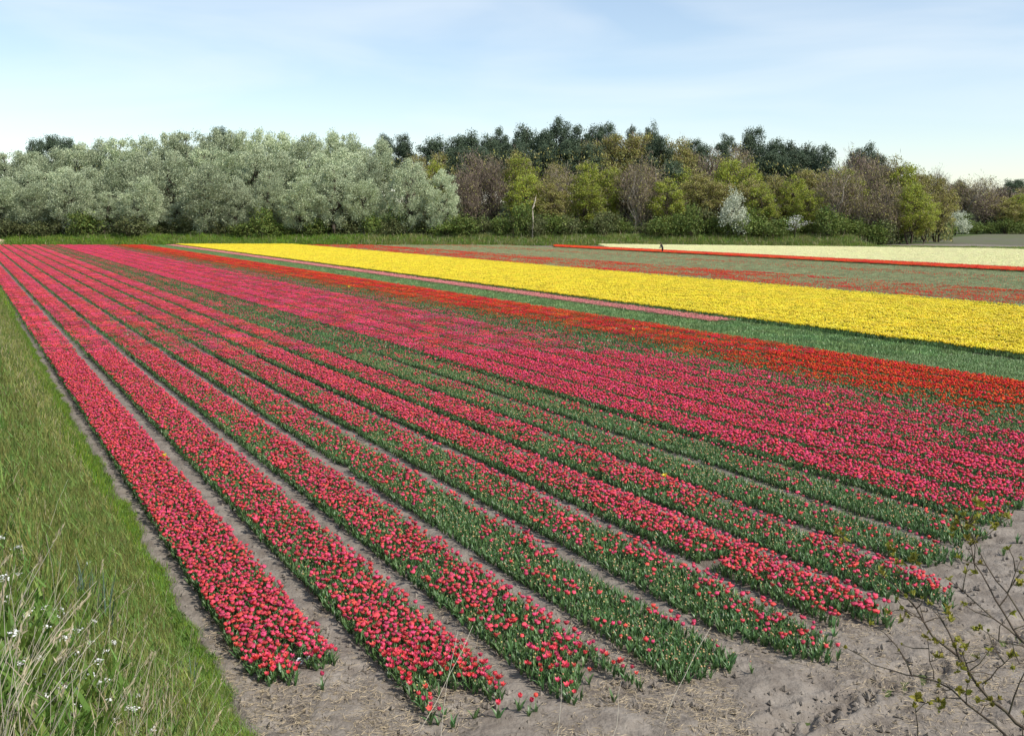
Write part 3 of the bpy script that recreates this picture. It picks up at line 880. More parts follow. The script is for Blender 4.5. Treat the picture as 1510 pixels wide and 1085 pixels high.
# silver poplars
G1 = 'silver poplars at the edge of the wood'
def outline(px):
    return np.interp(px, [-40, 0, 60, 100, 150, 200, 250, 300, 350, 400, 450, 500, 540, 575], [232, 226, 216, 210, 206, 200, 190, 187, 191, 187, 190, 192, 198, 226])
for px in np.arange(-30, 570, 34):
    tree('poplar', 'poplar_tree', px + RT.uniform(-6, 6), outline(px) + RT.uniform(-2, 6), 232 + RT.uniform(-3, 4), RT.uniform(66, 84),
         'tall silver-grey poplar topping the skyline ' + where(px), group='tall silver poplars of the back rank')
for px in np.arange(-45, 560, 42):
    tree('poplar', 'poplar_tree', px + RT.uniform(-8, 8), outline(px) + 30 + RT.uniform(-8, 12), 219 + RT.uniform(-3, 3), RT.uniform(70, 92),
         'silver-grey poplar half hidden by lower ones ' + where(px), group='silver poplars of the middle rank')
for px, top, w in ((-10, 262, 76), (48, 268, 70), (100, 250, 72), (158, 282, 64), (205, 258, 66), (262, 296, 58), (300, 240, 80), (345, 262, 56), (395, 250, 60),
                   (440, 258, 70), (490, 240, 80), (535, 262, 66)):
    tree('poplar', 'poplar_tree', px, top, 208 + RT.uniform(-1.5, 2), w,
         'lower silver-grey poplar fronting the wood ' + where(px), group='silver poplars of the front rank')
tree('poplar', 'poplar_tree', 600, 234, 208, 66, 'slender silver poplar beside the last pale poplar of the wood edge', var=1)
tree('poplar', 'poplar_tree', 649, 248, 207, 58, 'last silver poplar of the row, next to a bare brown-mauve tree', var=3)
# pines
for px, top, w in ((52, 203, 44), (76, 198, 44), (100, 202, 40), (322, 186, 40), (568, 200, 40), (596, 197, 46), (640, 196, 56), (668, 200, 50), (694, 189, 56), (722, 194, 50), (737, 187, 36), (775, 179, 60),
                   (802, 190, 46), (826, 175, 50), (852, 184, 50), (880, 182, 50), (898, 180, 46), (934, 184, 30), (960, 182, 34), (1018, 204, 50), (1072, 200, 44), (1109, 186, 50),
                   (1142, 200, 56), (1168, 204, 50), (1190, 207, 54), (1216, 212, 46), (1280, 214, 50), (1262, 222, 40), (1300, 228, 40)):
    tree('pine', 'pine_tree', px, top, 254 + RT.uniform(-5, 8), w * 1.1, ('broad' if w > 52 else 'narrow' if w < 42 else 'bushy') + ' dark pine on the skyline ' + where(px), group='pines on the skyline')
for px, top, w, Y in ((668, 216, 62, 236), (705, 210, 60, 238), (760, 205, 60, 240), (840, 205, 70, 238), (870, 210, 60, 238), (968, 200, 66, 234), (990, 236, 60, 226), (1140, 222, 66, 236), (1175, 222, 60, 238), (1035, 212, 50, 240), (806, 212, 50, 240)):
    tree('pine', 'pine_tree', px, top, Y, w, 'dark pine among leafing trees below the skyline, ' + where(px), group='pines inside the wood')
# leafing and bare broadleaved trees
LAB = {'lime': ('leafing_tree', 'yellow-green leafing tree in the wood behind the tulip fields'),
       'olive': ('budding_tree', 'olive brown budding tree in the wood behind the tulip fields'),
       'green': ('leafing_tree', 'fresh green leafing tree in the wood behind the tulip fields'),
       'bare': ('bare_tree', 'still bare pale-stemmed tree with brownish twigs in the wood'),
       'mauve': ('bare_tree', 'still bare mauve-brown twiggy tree in the wood')}
GRP = {'lime': 'yellow-green leafing trees', 'olive': 'olive budding trees', 'green': 'fresh green trees', 'bare': 'bare pale-stemmed trees', 'mauve': 'bare mauve-brown trees'}
for kind, px, top, w, Y in (
        ('olive', 620, 222, 52, 232), ('mauve', 610, 236, 46, 224), ('lime', 640, 238, 44, 226), ('olive', 655, 218, 50, 236), ('mauve', 700, 222, 74, 220), ('mauve', 725, 232, 50, 216), ('mauve', 690, 240, 44, 212),
        ('olive', 760, 222, 56, 228), ('lime', 768, 226, 58, 222), ('lime', 775, 256, 60, 213), ('bare', 825, 240, 60, 218), ('olive', 815, 236, 50, 224), ('olive', 815, 262, 60, 212),
        ('lime', 866, 236, 52, 222), ('olive', 880, 200, 60, 240), ('olive', 912, 192, 64, 242), ('olive', 945, 190, 54, 242), ('olive', 985, 196, 60, 240), ('olive', 1008, 206, 50, 238), ('lime', 865, 262, 64, 212),
        ('lime', 900, 244, 60, 219), ('mauve', 925, 240, 54, 218), ('bare', 955, 232, 58, 216), ('bare', 940, 240, 50, 212), ('lime', 985, 262, 56, 212), ('lime', 1010, 246, 54, 224), ('olive', 1030, 250, 58, 216),
        ('mauve', 1050, 216, 60, 234), ('bare', 1085, 212, 64, 236), ('lime', 1075, 234, 62, 224), ('lime', 1106, 244, 54, 222), ('olive', 1060, 264, 60, 214), ('olive', 1110, 262, 56, 214), ('lime', 1125, 270, 50, 210),
        ('olive', 1150, 252, 56, 220), ('lime', 1170, 258, 52, 216), ('olive', 1195, 246, 60, 222), ('lime', 1190, 276, 52, 209), ('lime', 1245, 244, 62, 214), ('bare', 1235, 246, 66, 209), ('bare', 1265, 250, 60, 210),
        ('mauve', 1262, 222, 66, 228), ('mauve', 1288, 230, 60, 222), ('bare', 1300, 232, 56, 216), ('olive', 1325, 234, 60, 216), ('lime', 1335, 238, 60, 214), ('olive', 1350, 246, 60, 218), ('bare', 1310, 262, 56, 208),
        ('olive', 1372, 252, 54, 222), ('mauve', 1385, 250, 44, 226), ('lime', 1345, 270, 60, 208), ('olive', 1390, 268, 50, 225), ('lime', 1365, 285, 44, 210),
        ('mauve', 1420, 262, 60, 340), ('bare', 1445, 262, 60, 335), ('mauve', 1470, 266, 56, 338), ('olive', 1410, 268, 50, 345), ('mauve', 1500, 276, 60, 340), ('lime', 1506, 284, 50, 332), ('olive', 1525, 270, 60, 345), ('mauve', 1455, 285, 50, 332), ('olive', 1485, 292, 50, 330)):
    nm, lab = LAB[kind]
    lab = lab.replace('behind the tulip fields', where(px)) if 'behind the tulip' in lab else lab + ' ' + where(px)
    if Y > 300: lab = LAB[kind][1]
    if Y > 300: lab = lab.replace('in the wood behind the tulip fields', 'at the far end beyond the ploughed field').replace('in the wood', 'at the far end beyond the ploughed field')
    tree(kind, nm, px, top, Y, w * 1.12, lab, group=GRP[kind] + (' beyond the ploughed field' if Y > 300 else ''))
for px, top, w in ((1415, 268, 40), (1490, 262, 40), (1503, 264, 40), (1530, 262, 50)):
    tree('pine', 'pine_tree', px, top, 362, w, 'dark pine far off beyond the ploughed field', group='pines beyond the ploughed field')
# blossom trees
tree('blossom', 'blossom_tree', 1083, 278, 204, 50, 'pale white-green blossoming tree standing out at the foot of the wood')
tree('sparseblossom', 'blossom_tree', 1172, 316, 203, 46, 'low straggling shrub with white blossom sprays on bare branches', cat='shrub')
tree('blossom', 'blossom_tree', 1410, 308, 300, 50, 'broad whitish blossoming bush at the turn of the wood')
# undergrowth shrubs
for px in np.arange(-20, 1330, 27):
    k = RT.choice(['shrub', 'darkshrub', 'darkshrub', 'shrub', 'greyshrub' if px < 660 else 'shrub'])
    lab = {'shrub': 'fresh green bush in the undergrowth along the foot of the wood', 'darkshrub': 'dark green bush in the undergrowth along the foot of the wood',
           'greyshrub': 'low silver-grey poplar sucker bush under the silver poplars'}[k]
    tree(k, 'bush', px + RT.uniform(-8, 8), RT.uniform(306, 330), 205 + RT.uniform(-1, 5), RT.uniform(38, 60), lab.replace('along the foot of the wood', where(px)).replace('under the silver poplars', where(px)), 'bush', lab.replace('bush', 'bushes', 1))
for px in np.arange(1330, 1540, 22):
    tree('shrub', 'bush', px, RT.uniform(318, 332), wood_x_edge(at_y(px, 330, 330)[0]) - 4 if px > 1400 else 225 + (px - 1330) * 1.1, RT.uniform(26, 40),
         'green bush along the far hedge beyond the ploughed field', 'bush', 'bushes of the far hedge')
for px, top, Y in ((770, 300, 204), (1020, 302, 204), (1300, 330, 204)):
    tree('shrub', 'bush', px, top, Y, 44, 'bright green rounded bush at the very front of the wood', 'bush', 'bright green bushes at the front of the wood')

# dead pale stem
g = Geo(); pts = [at_y(x, y, 203.0) for x, y in ((785, 345), (786, 325), (785, 308), (789, 297), (790, 290))]
pts[0][2] = hz(pts[0][0], 203) - .4
g.tube(pts, [.18, .16, .15, .12, .04], 6)
g.tube([pts[2], pts[2] + np.array([.5, 0, .7])], [.09, .04], 4)
o = mob('dead_stem', g.mesh('dead_stem', [M['deadwood']], True)); tagp(o, 'pale barkless dead trunk with a kink in front of the wood', 'dead tree')

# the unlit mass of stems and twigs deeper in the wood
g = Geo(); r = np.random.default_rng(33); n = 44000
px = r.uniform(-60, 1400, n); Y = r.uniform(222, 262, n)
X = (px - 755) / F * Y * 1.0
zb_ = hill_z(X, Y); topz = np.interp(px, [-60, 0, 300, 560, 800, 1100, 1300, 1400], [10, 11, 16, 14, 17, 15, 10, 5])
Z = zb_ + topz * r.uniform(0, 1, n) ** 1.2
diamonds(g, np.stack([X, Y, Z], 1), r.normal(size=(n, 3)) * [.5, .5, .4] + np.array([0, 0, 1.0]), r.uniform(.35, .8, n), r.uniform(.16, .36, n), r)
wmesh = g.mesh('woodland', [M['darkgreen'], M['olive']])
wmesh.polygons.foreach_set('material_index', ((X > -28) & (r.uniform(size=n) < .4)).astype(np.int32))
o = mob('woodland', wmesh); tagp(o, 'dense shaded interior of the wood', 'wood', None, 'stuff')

# ---------------------------------------------------------------- grasses
M['grass'] = mat('grass_green', (.190, .310, .028), .6, .2, .30, .03, trans=.3)
M['grass2'] = mat('grass_olive', (.235, .245, .070), .7, .2, .30, .03, trans=.25)
M['grass3'] = mat('grass_dark', (.135, .215, .045), .6, .2, .30, .03, trans=.25)
M['straw'] = mat('dry_straw', (.38, .32, .205), .7, .2, .25, .015, trans=.15)
M['bluegreen'] = mat('blue_green_leaf', (.075, .125, .085), .5, .4, .2, .02, trans=.15)
def blade(g, p, az, L, w, lean, bend, m=0, k=3):
    dirh = np.array([math.cos(az), math.sin(az), 0]); side = np.array([-math.sin(az), math.cos(az), 0]) * w / 2
    p = np.array(p, float); ang = lean; vs = []
    for i in range(k + 1):
        s = 1 - (i / k) ** 1.5
        vs += [p - side * s, p + side * s] if i < k else [p]
        p = p + L / k * (dirh * math.sin(ang) + np.array([0, 0, math.cos(ang)])); ang += bend / k
    g.add(vs, [[2 * i, 2 * i + 1, 2 * i + 3, 2 * i + 2] for i in range(k - 1)], [[2 * k - 2, 2 * k - 1, 2 * k]], m)
def tuft(name, m, n, L, w, rad, seed, bend=.9):
    r = np.random.default_rng(seed); g = Geo()
    for i in range(n):
        blade(g, (r.normal(0, rad), r.normal(0, rad), -.01), r.uniform(0, 6.28), L * r.uniform(.5, 1.25), w * r.uniform(.7, 1.3), r.uniform(.02, .5), r.uniform(.1, bend))
    return g.mesh(name, [m], False)
TUFT = proto_collection('grass_tuft', [tuft('t', M['grass'], 26, .07, .005, .06, 1), tuft('t', M['grass'], 26, .09, .005, .06, 2), tuft('t', M['grass3'], 24, .10, .007, .06, 3),
                                       tuft('t', M['grass2'], 24, .11, .004, .06, 4), tuft('t', M['grass2'], 24, .09, .004, .06, 5), tuft('t', M['straw'], 14, .14, .003, .06, 6, 1.8)])
TUFTF = proto_collection('grass_tuft_far', [tuft('t', M['grass'], 18, .10, .014, .10, 11), tuft('t', M['grass'], 18, .12, .014, .10, 12), tuft('t', M['grass3'], 18, .12, .014, .10, 13),
                                            tuft('t', M['grass2'], 18, .13, .013, .10, 14), tuft('t', M['grass2'], 18, .12, .013, .10, 15), tuft('t', M['straw'], 12, .16, .008, .10, 16, 1.4)])
def bank_points(n, t0, t1, dlo=-1.2):
    t = t0 + (t1 - t0) * rng.uniform(size=n); d = dlo + (TOE + .02 - dlo) * rng.uniform(size=n)
    d = np.where(d > TOE - .3, d + (vnoise(t * 1.4, t * 0, 91) - .4) * .24 + (vnoise(t * 5, t * 0, 92) - .5) * .10, d)
    P = on_bank(d, t)
    k = vis(P, .10)
    dd = np.linalg.norm(P - CAM, axis=1)
    k &= dd > 1.7
    return d[k], t[k], P[k]
def grass_pick(d, t):
    e = d / TOE
    mot = vnoise(d * 1.2, t * .5, 61) * .6 + vnoise(d * 3, t * 2, 62) * .4
    u1 = rng.uniform(size=len(d))
    green = np.clip((e - .58) * 3.2 + (mot - .5) * 2.6 + .15, 0, 1)
    p = np.where(u1 < green, rng.integers(0, 3, len(d)), np.where(rng.uniform(size=len(d)) < .12 - .1 * e, 5, rng.integers(2, 5, len(d))))
    return p
def bank_rot(n, sl=.5):
    """lean a little out of the slope"""
    return np.stack([rng.normal(0, .15, n), rng.normal(.18, .15, n), rng.uniform(0, .0001, n) + TH * 0], 1)
d, t, P = bank_points(42000, -1, 16)
n = len(P)
sz = rng.uniform(.75, 1.35, n) * (.55 + .9 * vnoise(d * 1.6, t * 1.3, 63)) * np.where(d > TOE * .80, .75, 1.0)
o = scatter('grass', P, grass_pick(d, t), euler_rand(n, .22), sz, TUFT); tagp(o, 'rough spring grass on the bank close by', 'grass')
d, t, P = bank_points(90000, 15, 60, -1)
n = len(P)
o = scatter('grass', P, grass_pick(d, t), euler_rand(n, .2), rng.uniform(.7, 1.2, n) * np.where(d > TOE * .8, .7, 1.0), TUFTF); tagp(o, 'mown looking green grass along the foot of the bank', 'grass')
d, t, P = bank_points(26000, 60, 215, -1)
n = len(P)
o = scatter('grass', P, grass_pick(d, t), euler_rand(n, .2), rng.uniform(1.2, 2.0, n), TUFTF); tagp(o, 'thin line of grass running far along the first bed', 'grass')
# rough verge at the foot of the wood
n = 16000
px = rng.uniform(-80, 1420, n); Y = 198.8 + rng.uniform(0, 1, n) ** 1.2 * 9
X = (px - 755) / F * Y; P = np.stack([X, Y, hill_z(X, Y)], 1)
P = P[(X < 70)]; n = len(P)
pk = np.where(rng.uniform(size=n) < np.where(P[:, 0] < -30, .8, .35), rng.integers(0, 3, n), rng.integers(2, 6, n))
o = scatter('grass_verge', P, pk, euler_rand(n, .2), rng.uniform(3.5, 6.5, n), TUFTF); tagp(o, 'rough grass verge between the tulips and the wood', 'grass')

n = 9000      # green strip behind the cream tulips
X = rng.uniform(40, 190, n); Y = far_edge_y(X) + .6 + rng.uniform(0, 1, n) ** 1.5 * 22
P = np.stack([X, Y, X * 0], 1); P = P[(np.abs(X) < Y * .62) & (Y < wood_x_edge(X) - 1)]; n = len(P)
o = scatter('grass_verge', P, rng.integers(0, 5, n), euler_rand(n, .2), rng.uniform(1.5, 3.0, n), TUFTF); tagp(o, 'green strip of grass behind the cream tulips', 'grass')

# dry straw littering the bare headland
g = Geo(); n = 26000; r = np.random.default_rng(91)
px = r.uniform(300, 1560, n); py = r.uniform(900, 1110, n)
C = np.array([on_ground(a, b) for a, b in zip(px, py)])
d_ = C @ V
cl = vnoise(C[:, 0] * 1.3, C[:, 1] * 1.3, 44)
k = (d_ > TOE + .15) & (cl + r.uniform(-.25, .25, n) > .44)
C = C[k]; n = len(C); C[:, 2] = .022 + r.uniform(0, .02, n)
az = r.uniform(0, 6.28, n)
diamonds(g, C, np.stack([np.cos(az), np.sin(az), r.normal(0, .12, n)], 1), r.uniform(.04, .17, n), r.uniform(.004, .011, n), r)
o = mob('straw_litter', g.mesh('straw_litter', [M['straw']])); tagp(o, 'broken dry straw scattered over the bare soil', 'straw', None, 'stuff')
# soil clods
g = Geo(); n = 7000
px = r.uniform(250, 1560, n); py = r.uniform(560, 1110, n)
C = np.array([on_ground(a, b) for a, b in zip(px, py)]); d_ = C @ V
C = C[(d_ > TOE + .12)]
for c in C:
    s = .010 + .055 * r.uniform() ** 3.5; v8 = np.array([[1, 0, 0], [0, 1, 0], [-1, 0, 0], [0, -1, 0], [0, 0, .9], [0, 0, -.9]]) * s * r.uniform(.6, 1.3, (6, 1))
    g.add(v8 + c + [0, 0, .008], None, [[0, 1, 4], [1, 2, 4], [2, 3, 4], [3, 0, 4], [1, 0, 5], [2, 1, 5], [3, 2, 5], [0, 3, 5]])
o = mob('soil_clods', g.mesh('soil_clods', [M['soil']])); tagp(o, 'crumbled soil clods lying over the paths and headland', 'soil', None, 'stuff')

# tall dry stalks on the bank, one by one
def bank_hit(px, py):
    r_ = ray(px, py)
    for s in np.arange(1.2, 40, .02):
        p = CAM + r_ * s
        if p[2] < float(bank_z(p @ V)) and p @ V < TOE: return p
        if p[2] < 0: return None
    return None
M['stalk'] = mat('dry_stalk', (.46, .40, .29), .7, .2, .2, .01)
M['palestalk'] = mat('bleached_stalk', (.46, .41, .33), .7, .2, .15, .01)
def stalk(base, L, az, lean, bend, w, label, group, m='stalk', head=True):
    g = Geo(); k = 7; p = np.array(base, float) - [0, 0, .03]; ang = lean; P = [p.copy()]
    dh = np.array([math.cos(az), math.sin(az), 0])
    for i in range(k):
        p = p + L / k * (dh * math.sin(ang) + np.array([0, 0, math.cos(ang)])); ang += bend / k; P.append(p.copy())
    P = np.array(P)
    g.tube(P - P[0], np.linspace(w, w * .35, k + 1), 4)
    o = mob('dry_stalk', g.mesh('dry_stalk', [M[m]], True)); o.location = P[0]
    tagp(o, label, 'grass stalk', group)
    if head:
        g = Geo(); n = 9
        C = np.linspace(P[-2], P[-1], n) - P[0] + rng.normal(0, .004, (n, 3))
        diamonds(g, C, np.repeat((P[-1] - P[-2])[None], n, 0) + rng.normal(0, .02, (n, 3)), .035, .006, rng)
        mob('seed_head', g.mesh('seed_head', [M['straw']]), o)
    return o
ns = 0
for i in range(430):
    px, py = rng.uniform(-60, 430), rng.uniform(900, 1230)
    if rng.uniform() > (.2 + .8 * np.clip((py - 900) / 150, 0, 1)): continue
    p = bank_hit(px, py)
    if p is None: continue
    dist = p[1]
    stalk(p, rng.uniform(.25, .58), rng.normal(.35, .9), rng.uniform(.05, .6), rng.uniform(-.3, .7), rng.uniform(.0011, .0021),
          'bleached dry grass stalk leaning over the near bank', 'dry stalks on the near bank', 'palestalk' if rng.uniform() < .4 else 'stalk', rng.uniform() < .4)
    ns += 1
# a few reed-like stalks standing up before the field
for (x0, y0, x1, y1, Y) in ((612, 1110, 690, 925, 1.9), (655, 1130, 672, 930, 2.0), (820, 1130, 818, 1000, 2.0), (955, 1100, 1058, 922, 1.8),
                            (70, 790, 102, 705, 4.6), (890, 1120, 912, 1005, 2.0)):
    a, b = at_y(x0, y0, Y), at_y(x1, y1, Y + .15)
    dirv = (b - a) / np.linalg.norm(b - a)
    base = a.copy()
    for s in range(400):
        if base[2] < float(bank_z(base @ V)): break
        base = base - np.array([dirv[0] * .3, -.15, 1.0]) * .01
    g = Geo(); t_ = np.linspace(0, 1, 6)[:, None]
    P = np.concatenate([base + (a - base) * t_[:-1], a + (b - a) * t_])
    wv = np.sin(np.linspace(0, 5, len(P)) + x0)[:, None] * np.array([.014, 0, .004]); P = P + wv + rng.normal(0, .002, P.shape)
    w = .0009
    g.tube(P - P[0], np.linspace(w, w * .45, len(P)), 4)
    o = mob('reed_stalk', g.mesh('reed_stalk', [M['palestalk']], True)); o.location = P[0]
    tagp(o, 'long thin bleached reed stalk reaching up before the tulip beds', 'grass stalk', 'long reed stalks')

pts = [bank_hit(a, b) for a, b in zip(rng.uniform(-60, 330, 230), rng.uniform(880, 1230, 230))]
P = np.array([p for p in pts if p is not None]); n = len(P)
o = scatter('dry_thatch', P, np.full(n, 5), euler_rand(n, .35), rng.uniform(.6, 1.4, n), TUFT); tagp(o, 'tangled dry thatch lying through the near bank grass', 'grass')
# white wildflowers on the bank
M['whitepetal'] = mat('wildflower_white', (.80, .80, .78), .5, .3, .05, 0, trans=.2)
M['weed'] = mat('weed_green', (.11, .19, .03), .6, .3, .2, .02, trans=.25)
for (x, y) in ((8, 815), (30, 860), (28, 825), (62, 945), (75, 920), (98, 912), (140, 918), (80, 928), (108, 935), (20, 960), (120, 935), (135, 942), (172, 945), (85, 985), (146, 980), (110, 975),
               (150, 1005), (135, 1008), (162, 1010), (145, 1020), (200, 1048), (172, 1058), (195, 1045), (90, 1030), (115, 1035), (55, 985), (130, 830), (145, 775), (10, 880), (45, 900), (225, 1070), (375, 1055), (60, 905), (70, 960), (95, 950), (105, 1000), (125, 1015), (180, 1030), (160, 1040), (40, 930), (52, 1010), (68, 1045), (120, 1060), (20, 905), (155, 960), (85, 900), (205, 1020), (30, 1000)):
    p = bank_hit(x, y + 36 if y < 900 else y + 46)
    if p is None: continue
    hgt = .17 + rng.uniform(0, .06)
    root = empty('wildflower', p - np.array([0, 0, .01]), rng.uniform(0, 6))
    tagp(root, 'small white wildflower on a green stem in the bank grass', 'flower', 'white wildflowers on the bank')
    g = Geo(); g.tube([[0, 0, 0], [.008, 0, hgt * .5], [0, .01, hgt]], [.002, .0018, .0015], 3); mob('stem', g.mesh('stem', [M['weed']]), root)
    g = Geo()
    n = 22; C = rng.normal(0, 1, (n, 3)) * [.015, .015, .006] + [0, .01, hgt]
    diamonds(g, C, rng.normal(size=(n, 3)) * [1, 1, .3], .016, .013, rng, 0, np.repeat([[0, 0, 1.0]], n, 0) + rng.normal(0, .4, (n, 3)))
    mob('flower_head', g.mesh('flower_head', [M['whitepetal']]), root)
    g = Geo()
    for q in range(9): blade(g, (0, 0, hgt * rng.uniform(0, .6)), rng.uniform(0, 6.28), rng.uniform(.05, .10), .016, rng.uniform(.5, 1.1), .4)
    mob('leaves', g.mesh('leaves', [M['weed']]), root)
# blue-green clumps of narrow leaves and leafy weeds
for (x, y, n_, L, m, nm, lab) in ((125, 905, 46, .36, 'bluegreen', 'leaf_clump', 'blue-green clump of narrow upright leaves on the bank'),
                                  (95, 880, 30, .32, 'bluegreen', 'leaf_clump', 'smaller blue-green leaf clump beside the larger one on the bank'),
                                  (265, 1005, 40, .34, 'bluegreen', 'leaf_clump', 'blue-green grassy clump near the bare soil at the bank foot')):
    p = bank_hit(x, y)
    if p is None: continue
    g = Geo()
    for q in range(n_): blade(g, rng.normal(0, 1, 3) * [.09, .09, 0], rng.normal(.4, 1.3), L * rng.uniform(.6, 1.15), .012, rng.uniform(.05, .5), rng.uniform(.1, .8), 0, 4)
    o = mob(nm, g.mesh(nm, [M[m]])); o.location = p - np.array([0, 0, .04]); tagp(o, lab, 'plant')
g0 = proto_collection('weed', [])
WEED = proto_collection('leafy_weed', [tuft('w', M['weed'], 26, .10, .022, .04, 70 + i, 1.2) for i in range(3)])
pts = []
for i in range(1800):
    px, py = rng.uniform(-60, 300), rng.uniform(880, 1190)
    if vnoise(np.array([px / 60.]), np.array([py / 60.]), 77)[0] < .42: continue
    p = bank_hit(px, py)
    if p is not None: pts.append(p)
d, t, Pw = bank_points(9000, 2, 34)
kw = vnoise(d * 1.1, t * .8, 66) > .54
pts = np.concatenate([np.array(pts), Pw[kw]])
P = np.array(pts); n = len(P)
o = scatter('ground_cover', P, rng.integers(0, 3, n), euler_rand(n, .2), rng.uniform(.7, 1.5, n), WEED); tagp(o, 'leafy green weeds growing through the bank grass', 'weeds')

# ---------------------------------------------------------------- sapling leaning in from the bank foot
M['twigbark'] = mat('sapling_bark', (.070, .050, .036), .8, .2, 0, 0, (40.0, (.10, .085, .055), .45, .65))
M['newleaf'] = mat('new_leaf', (.27, .25, .040), .5, .3, .25, .02, trans=.35)
base = np.array([2.75, 2.05, 0]); base[2] = float(bank_z(base @ V))
sap = empty('sapling', base)
tagp(sap, 'leaning sapling with bare dark twigs and small yellow-green leaf tufts over the soil', 'sapling')
def path(pix, Y0, Y1):
    ys_ = np.linspace(Y0, Y1, len(pix))
    return np.array([at_y(x, y, Y) for (x, y), Y in zip(pix, ys_)])
BR = [([(1620, 1180), (1560, 1110), (1510, 1070), (1474, 1044), (1441, 1011), (1415, 972), (1382, 945), (1359, 910), (1330, 870), (1300, 850), (1258, 815), (1240, 788)], 3.0, 3.7, .0105, .0016),
      ([(1600, 1210), (1540, 1140), (1481, 1081), (1453, 1055), (1417, 1030), (1394, 1011), (1370, 1000), (1345, 997), (1300, 986), (1270, 970), (1248, 955)], 3.0, 3.4, .0085, .0016),
      ([(1345, 997), (1333, 969), (1318, 948), (1300, 929), (1283, 920)], 3.28, 3.4, .0042, .0014),
      ([(1415, 972), (1408, 950), (1401, 933), (1390, 915), (1380, 896)], 3.22, 3.3, .0055, .0018),
      ([(1640, 1090), (1580, 1010), (1510, 945), (1493, 931), (1474, 893), (1453, 856), (1441, 839), (1430, 800), (1412, 768)], 2.9, 3.4, .0095, .0016),
      ([(1620, 1080), (1560, 985), (1510, 911), (1486, 877), (1460, 842), (1440, 805), (1425, 775), (1440, 742)], 2.95, 3.4, .0070, .0014),
      ([(1560, 990), (1510, 947), (1474, 917), (1441, 893), (1417, 869), (1400, 855)], 3.05, 3.3, .0055, .0014),
      ([(1448, 1008), (1465, 995), (1483, 979), (1492, 966)], 3.13, 3.1, .0036, .0014),
      ([(1360, 1110), (1355, 1084), (1351, 1055), (1349, 1030)], 3.2, 3.2, .0034, .0014),
      ([(1377, 1001), (1374, 980), (1370, 960), (1368, 943)], 3.27, 3.3, .0030, .0012),
      ([(1488, 1052), (1500, 1020), (1515, 985), (1520, 960)], 3.07, 3.0, .0040, .0014),
      ([(1441, 1011), (1425, 985), (1420, 960), (1430, 945)], 3.15, 3.2, .0036, .0014),
      ([(1417, 1030), (1398, 1025), (1385, 1035)], 3.1, 3.15, .0028, .0012),
      ([(1474, 893), (1490, 870), (1500, 840), (1505, 825)], 3.1, 3.1, .0032, .0012),
      ([(1430, 805), (1450, 790), (1470, 775), (1485, 765)], 3.3, 3.3, .0028, .0012),
      ([(1330, 870), (1335, 845), (1348, 826)], 3.5, 3.5, .0024, .0011),
      ([(1560, 990), (1530, 960), (1500, 952), (1470, 945), (1445, 925)], 3.0, 3.1, .0040, .0012),
      ([(1359, 910), (1340, 905), (1322, 897), (1310, 905)], 3.45, 3.5, .0026, .0011),
      ([(1530, 1000), (1510, 975), (1490, 985)], 3.0, 3.0, .0028, .0012)]
# woody stems from the ground up to where the branches enter the view
crotch = at_y(1640, 1200, 2.95)
tips = []
g = Geo(); a = np.linspace(0, 1, 8)[:, None]
P = np.zeros(3) + (crotch - base) * a; P[1:-1, 0] += np.sin(a[1:-1, 0] * 3.1) * .12
g.tube(np.concatenate([[[0, 0, -.2]], P]), np.linspace(.024, .014, 9), 7); mob('trunk', g.mesh('trunk', [M['twigbark']], True), sap)
for i, (pix, Y0, Y1, r0, r1) in enumerate(BR):
    P = path(pix, Y0, Y1)
    if pix[0][0] >= 1600:
        P = np.concatenate([[crotch + np.array([0, 0, -.02])], P])
    # resample with slight kinks
    seg = np.concatenate([[0], np.cumsum(np.linalg.norm(np.diff(P, axis=0), axis=1))])
    m_ = max(5, int(seg[-1] / .05)); s = np.linspace(0, seg[-1], m_)
    R = np.stack([np.interp(s, seg, P[:, k]) for k in range(3)], 1)
    R[1:-1] += rng.normal(0, .0032, (m_ - 2, 3))
    g = Geo(); g.tube(R - base, np.linspace(r0, r1, m_) * .75, 5)
    bo = mob('branch' if r0 > .005 else 'twig', g.mesh('branch', [M['twigbark']], True), sap)
    tips.append((R, bo))
    # short side twigs with buds
    for q in range(int(seg[-1] / .11)):
        j = rng.integers(m_ // 3, m_ - 1); dv = unit(rng.normal(size=3) * [1, .6, .7] + [-.2, 0, .8]) * rng.uniform(.04, .13)
        g = Geo(); mid = R[j] + dv * .5 + rng.normal(0, .006, 3)
        g.tube(np.array([R[j], mid, R[j] + dv]) - base, [.0024, .0017, .0010], 4); mob('side_twig', g.mesh('side_twig', [M['twigbark']]), bo)
        tips.append((np.array([R[j], R[j] + dv]), bo))
TUFTS = []
for i in range(5):
    g = Geo(); r = np.random.default_rng(900 + i)
    for q in range(7):
        leaf_strip(g, r.normal(0, .004, 3), r.uniform(0, 6.28), r.uniform(.020, .036), r.uniform(.011, .018), r.uniform(.2, 1.3), r.uniform(.1, .8), 0, 3)
    TUFTS.append(g.mesh('leaf_tuft', [M['newleaf']]))
def leaf_tuft(p, s, ow):
    o = mob('leaf_tuft', TUFTS[rng.integers(0, 5)], ow); o.location = p - base; o.scale = (s, s, s)
    o.rotation_euler = (rng.normal(0, .5), rng.normal(0, .5), rng.uniform(0, 6.28))
for R, ow in tips:
    if rng.uniform() < .8: leaf_tuft(R[-1], rng.uniform(.4, .75), ow)
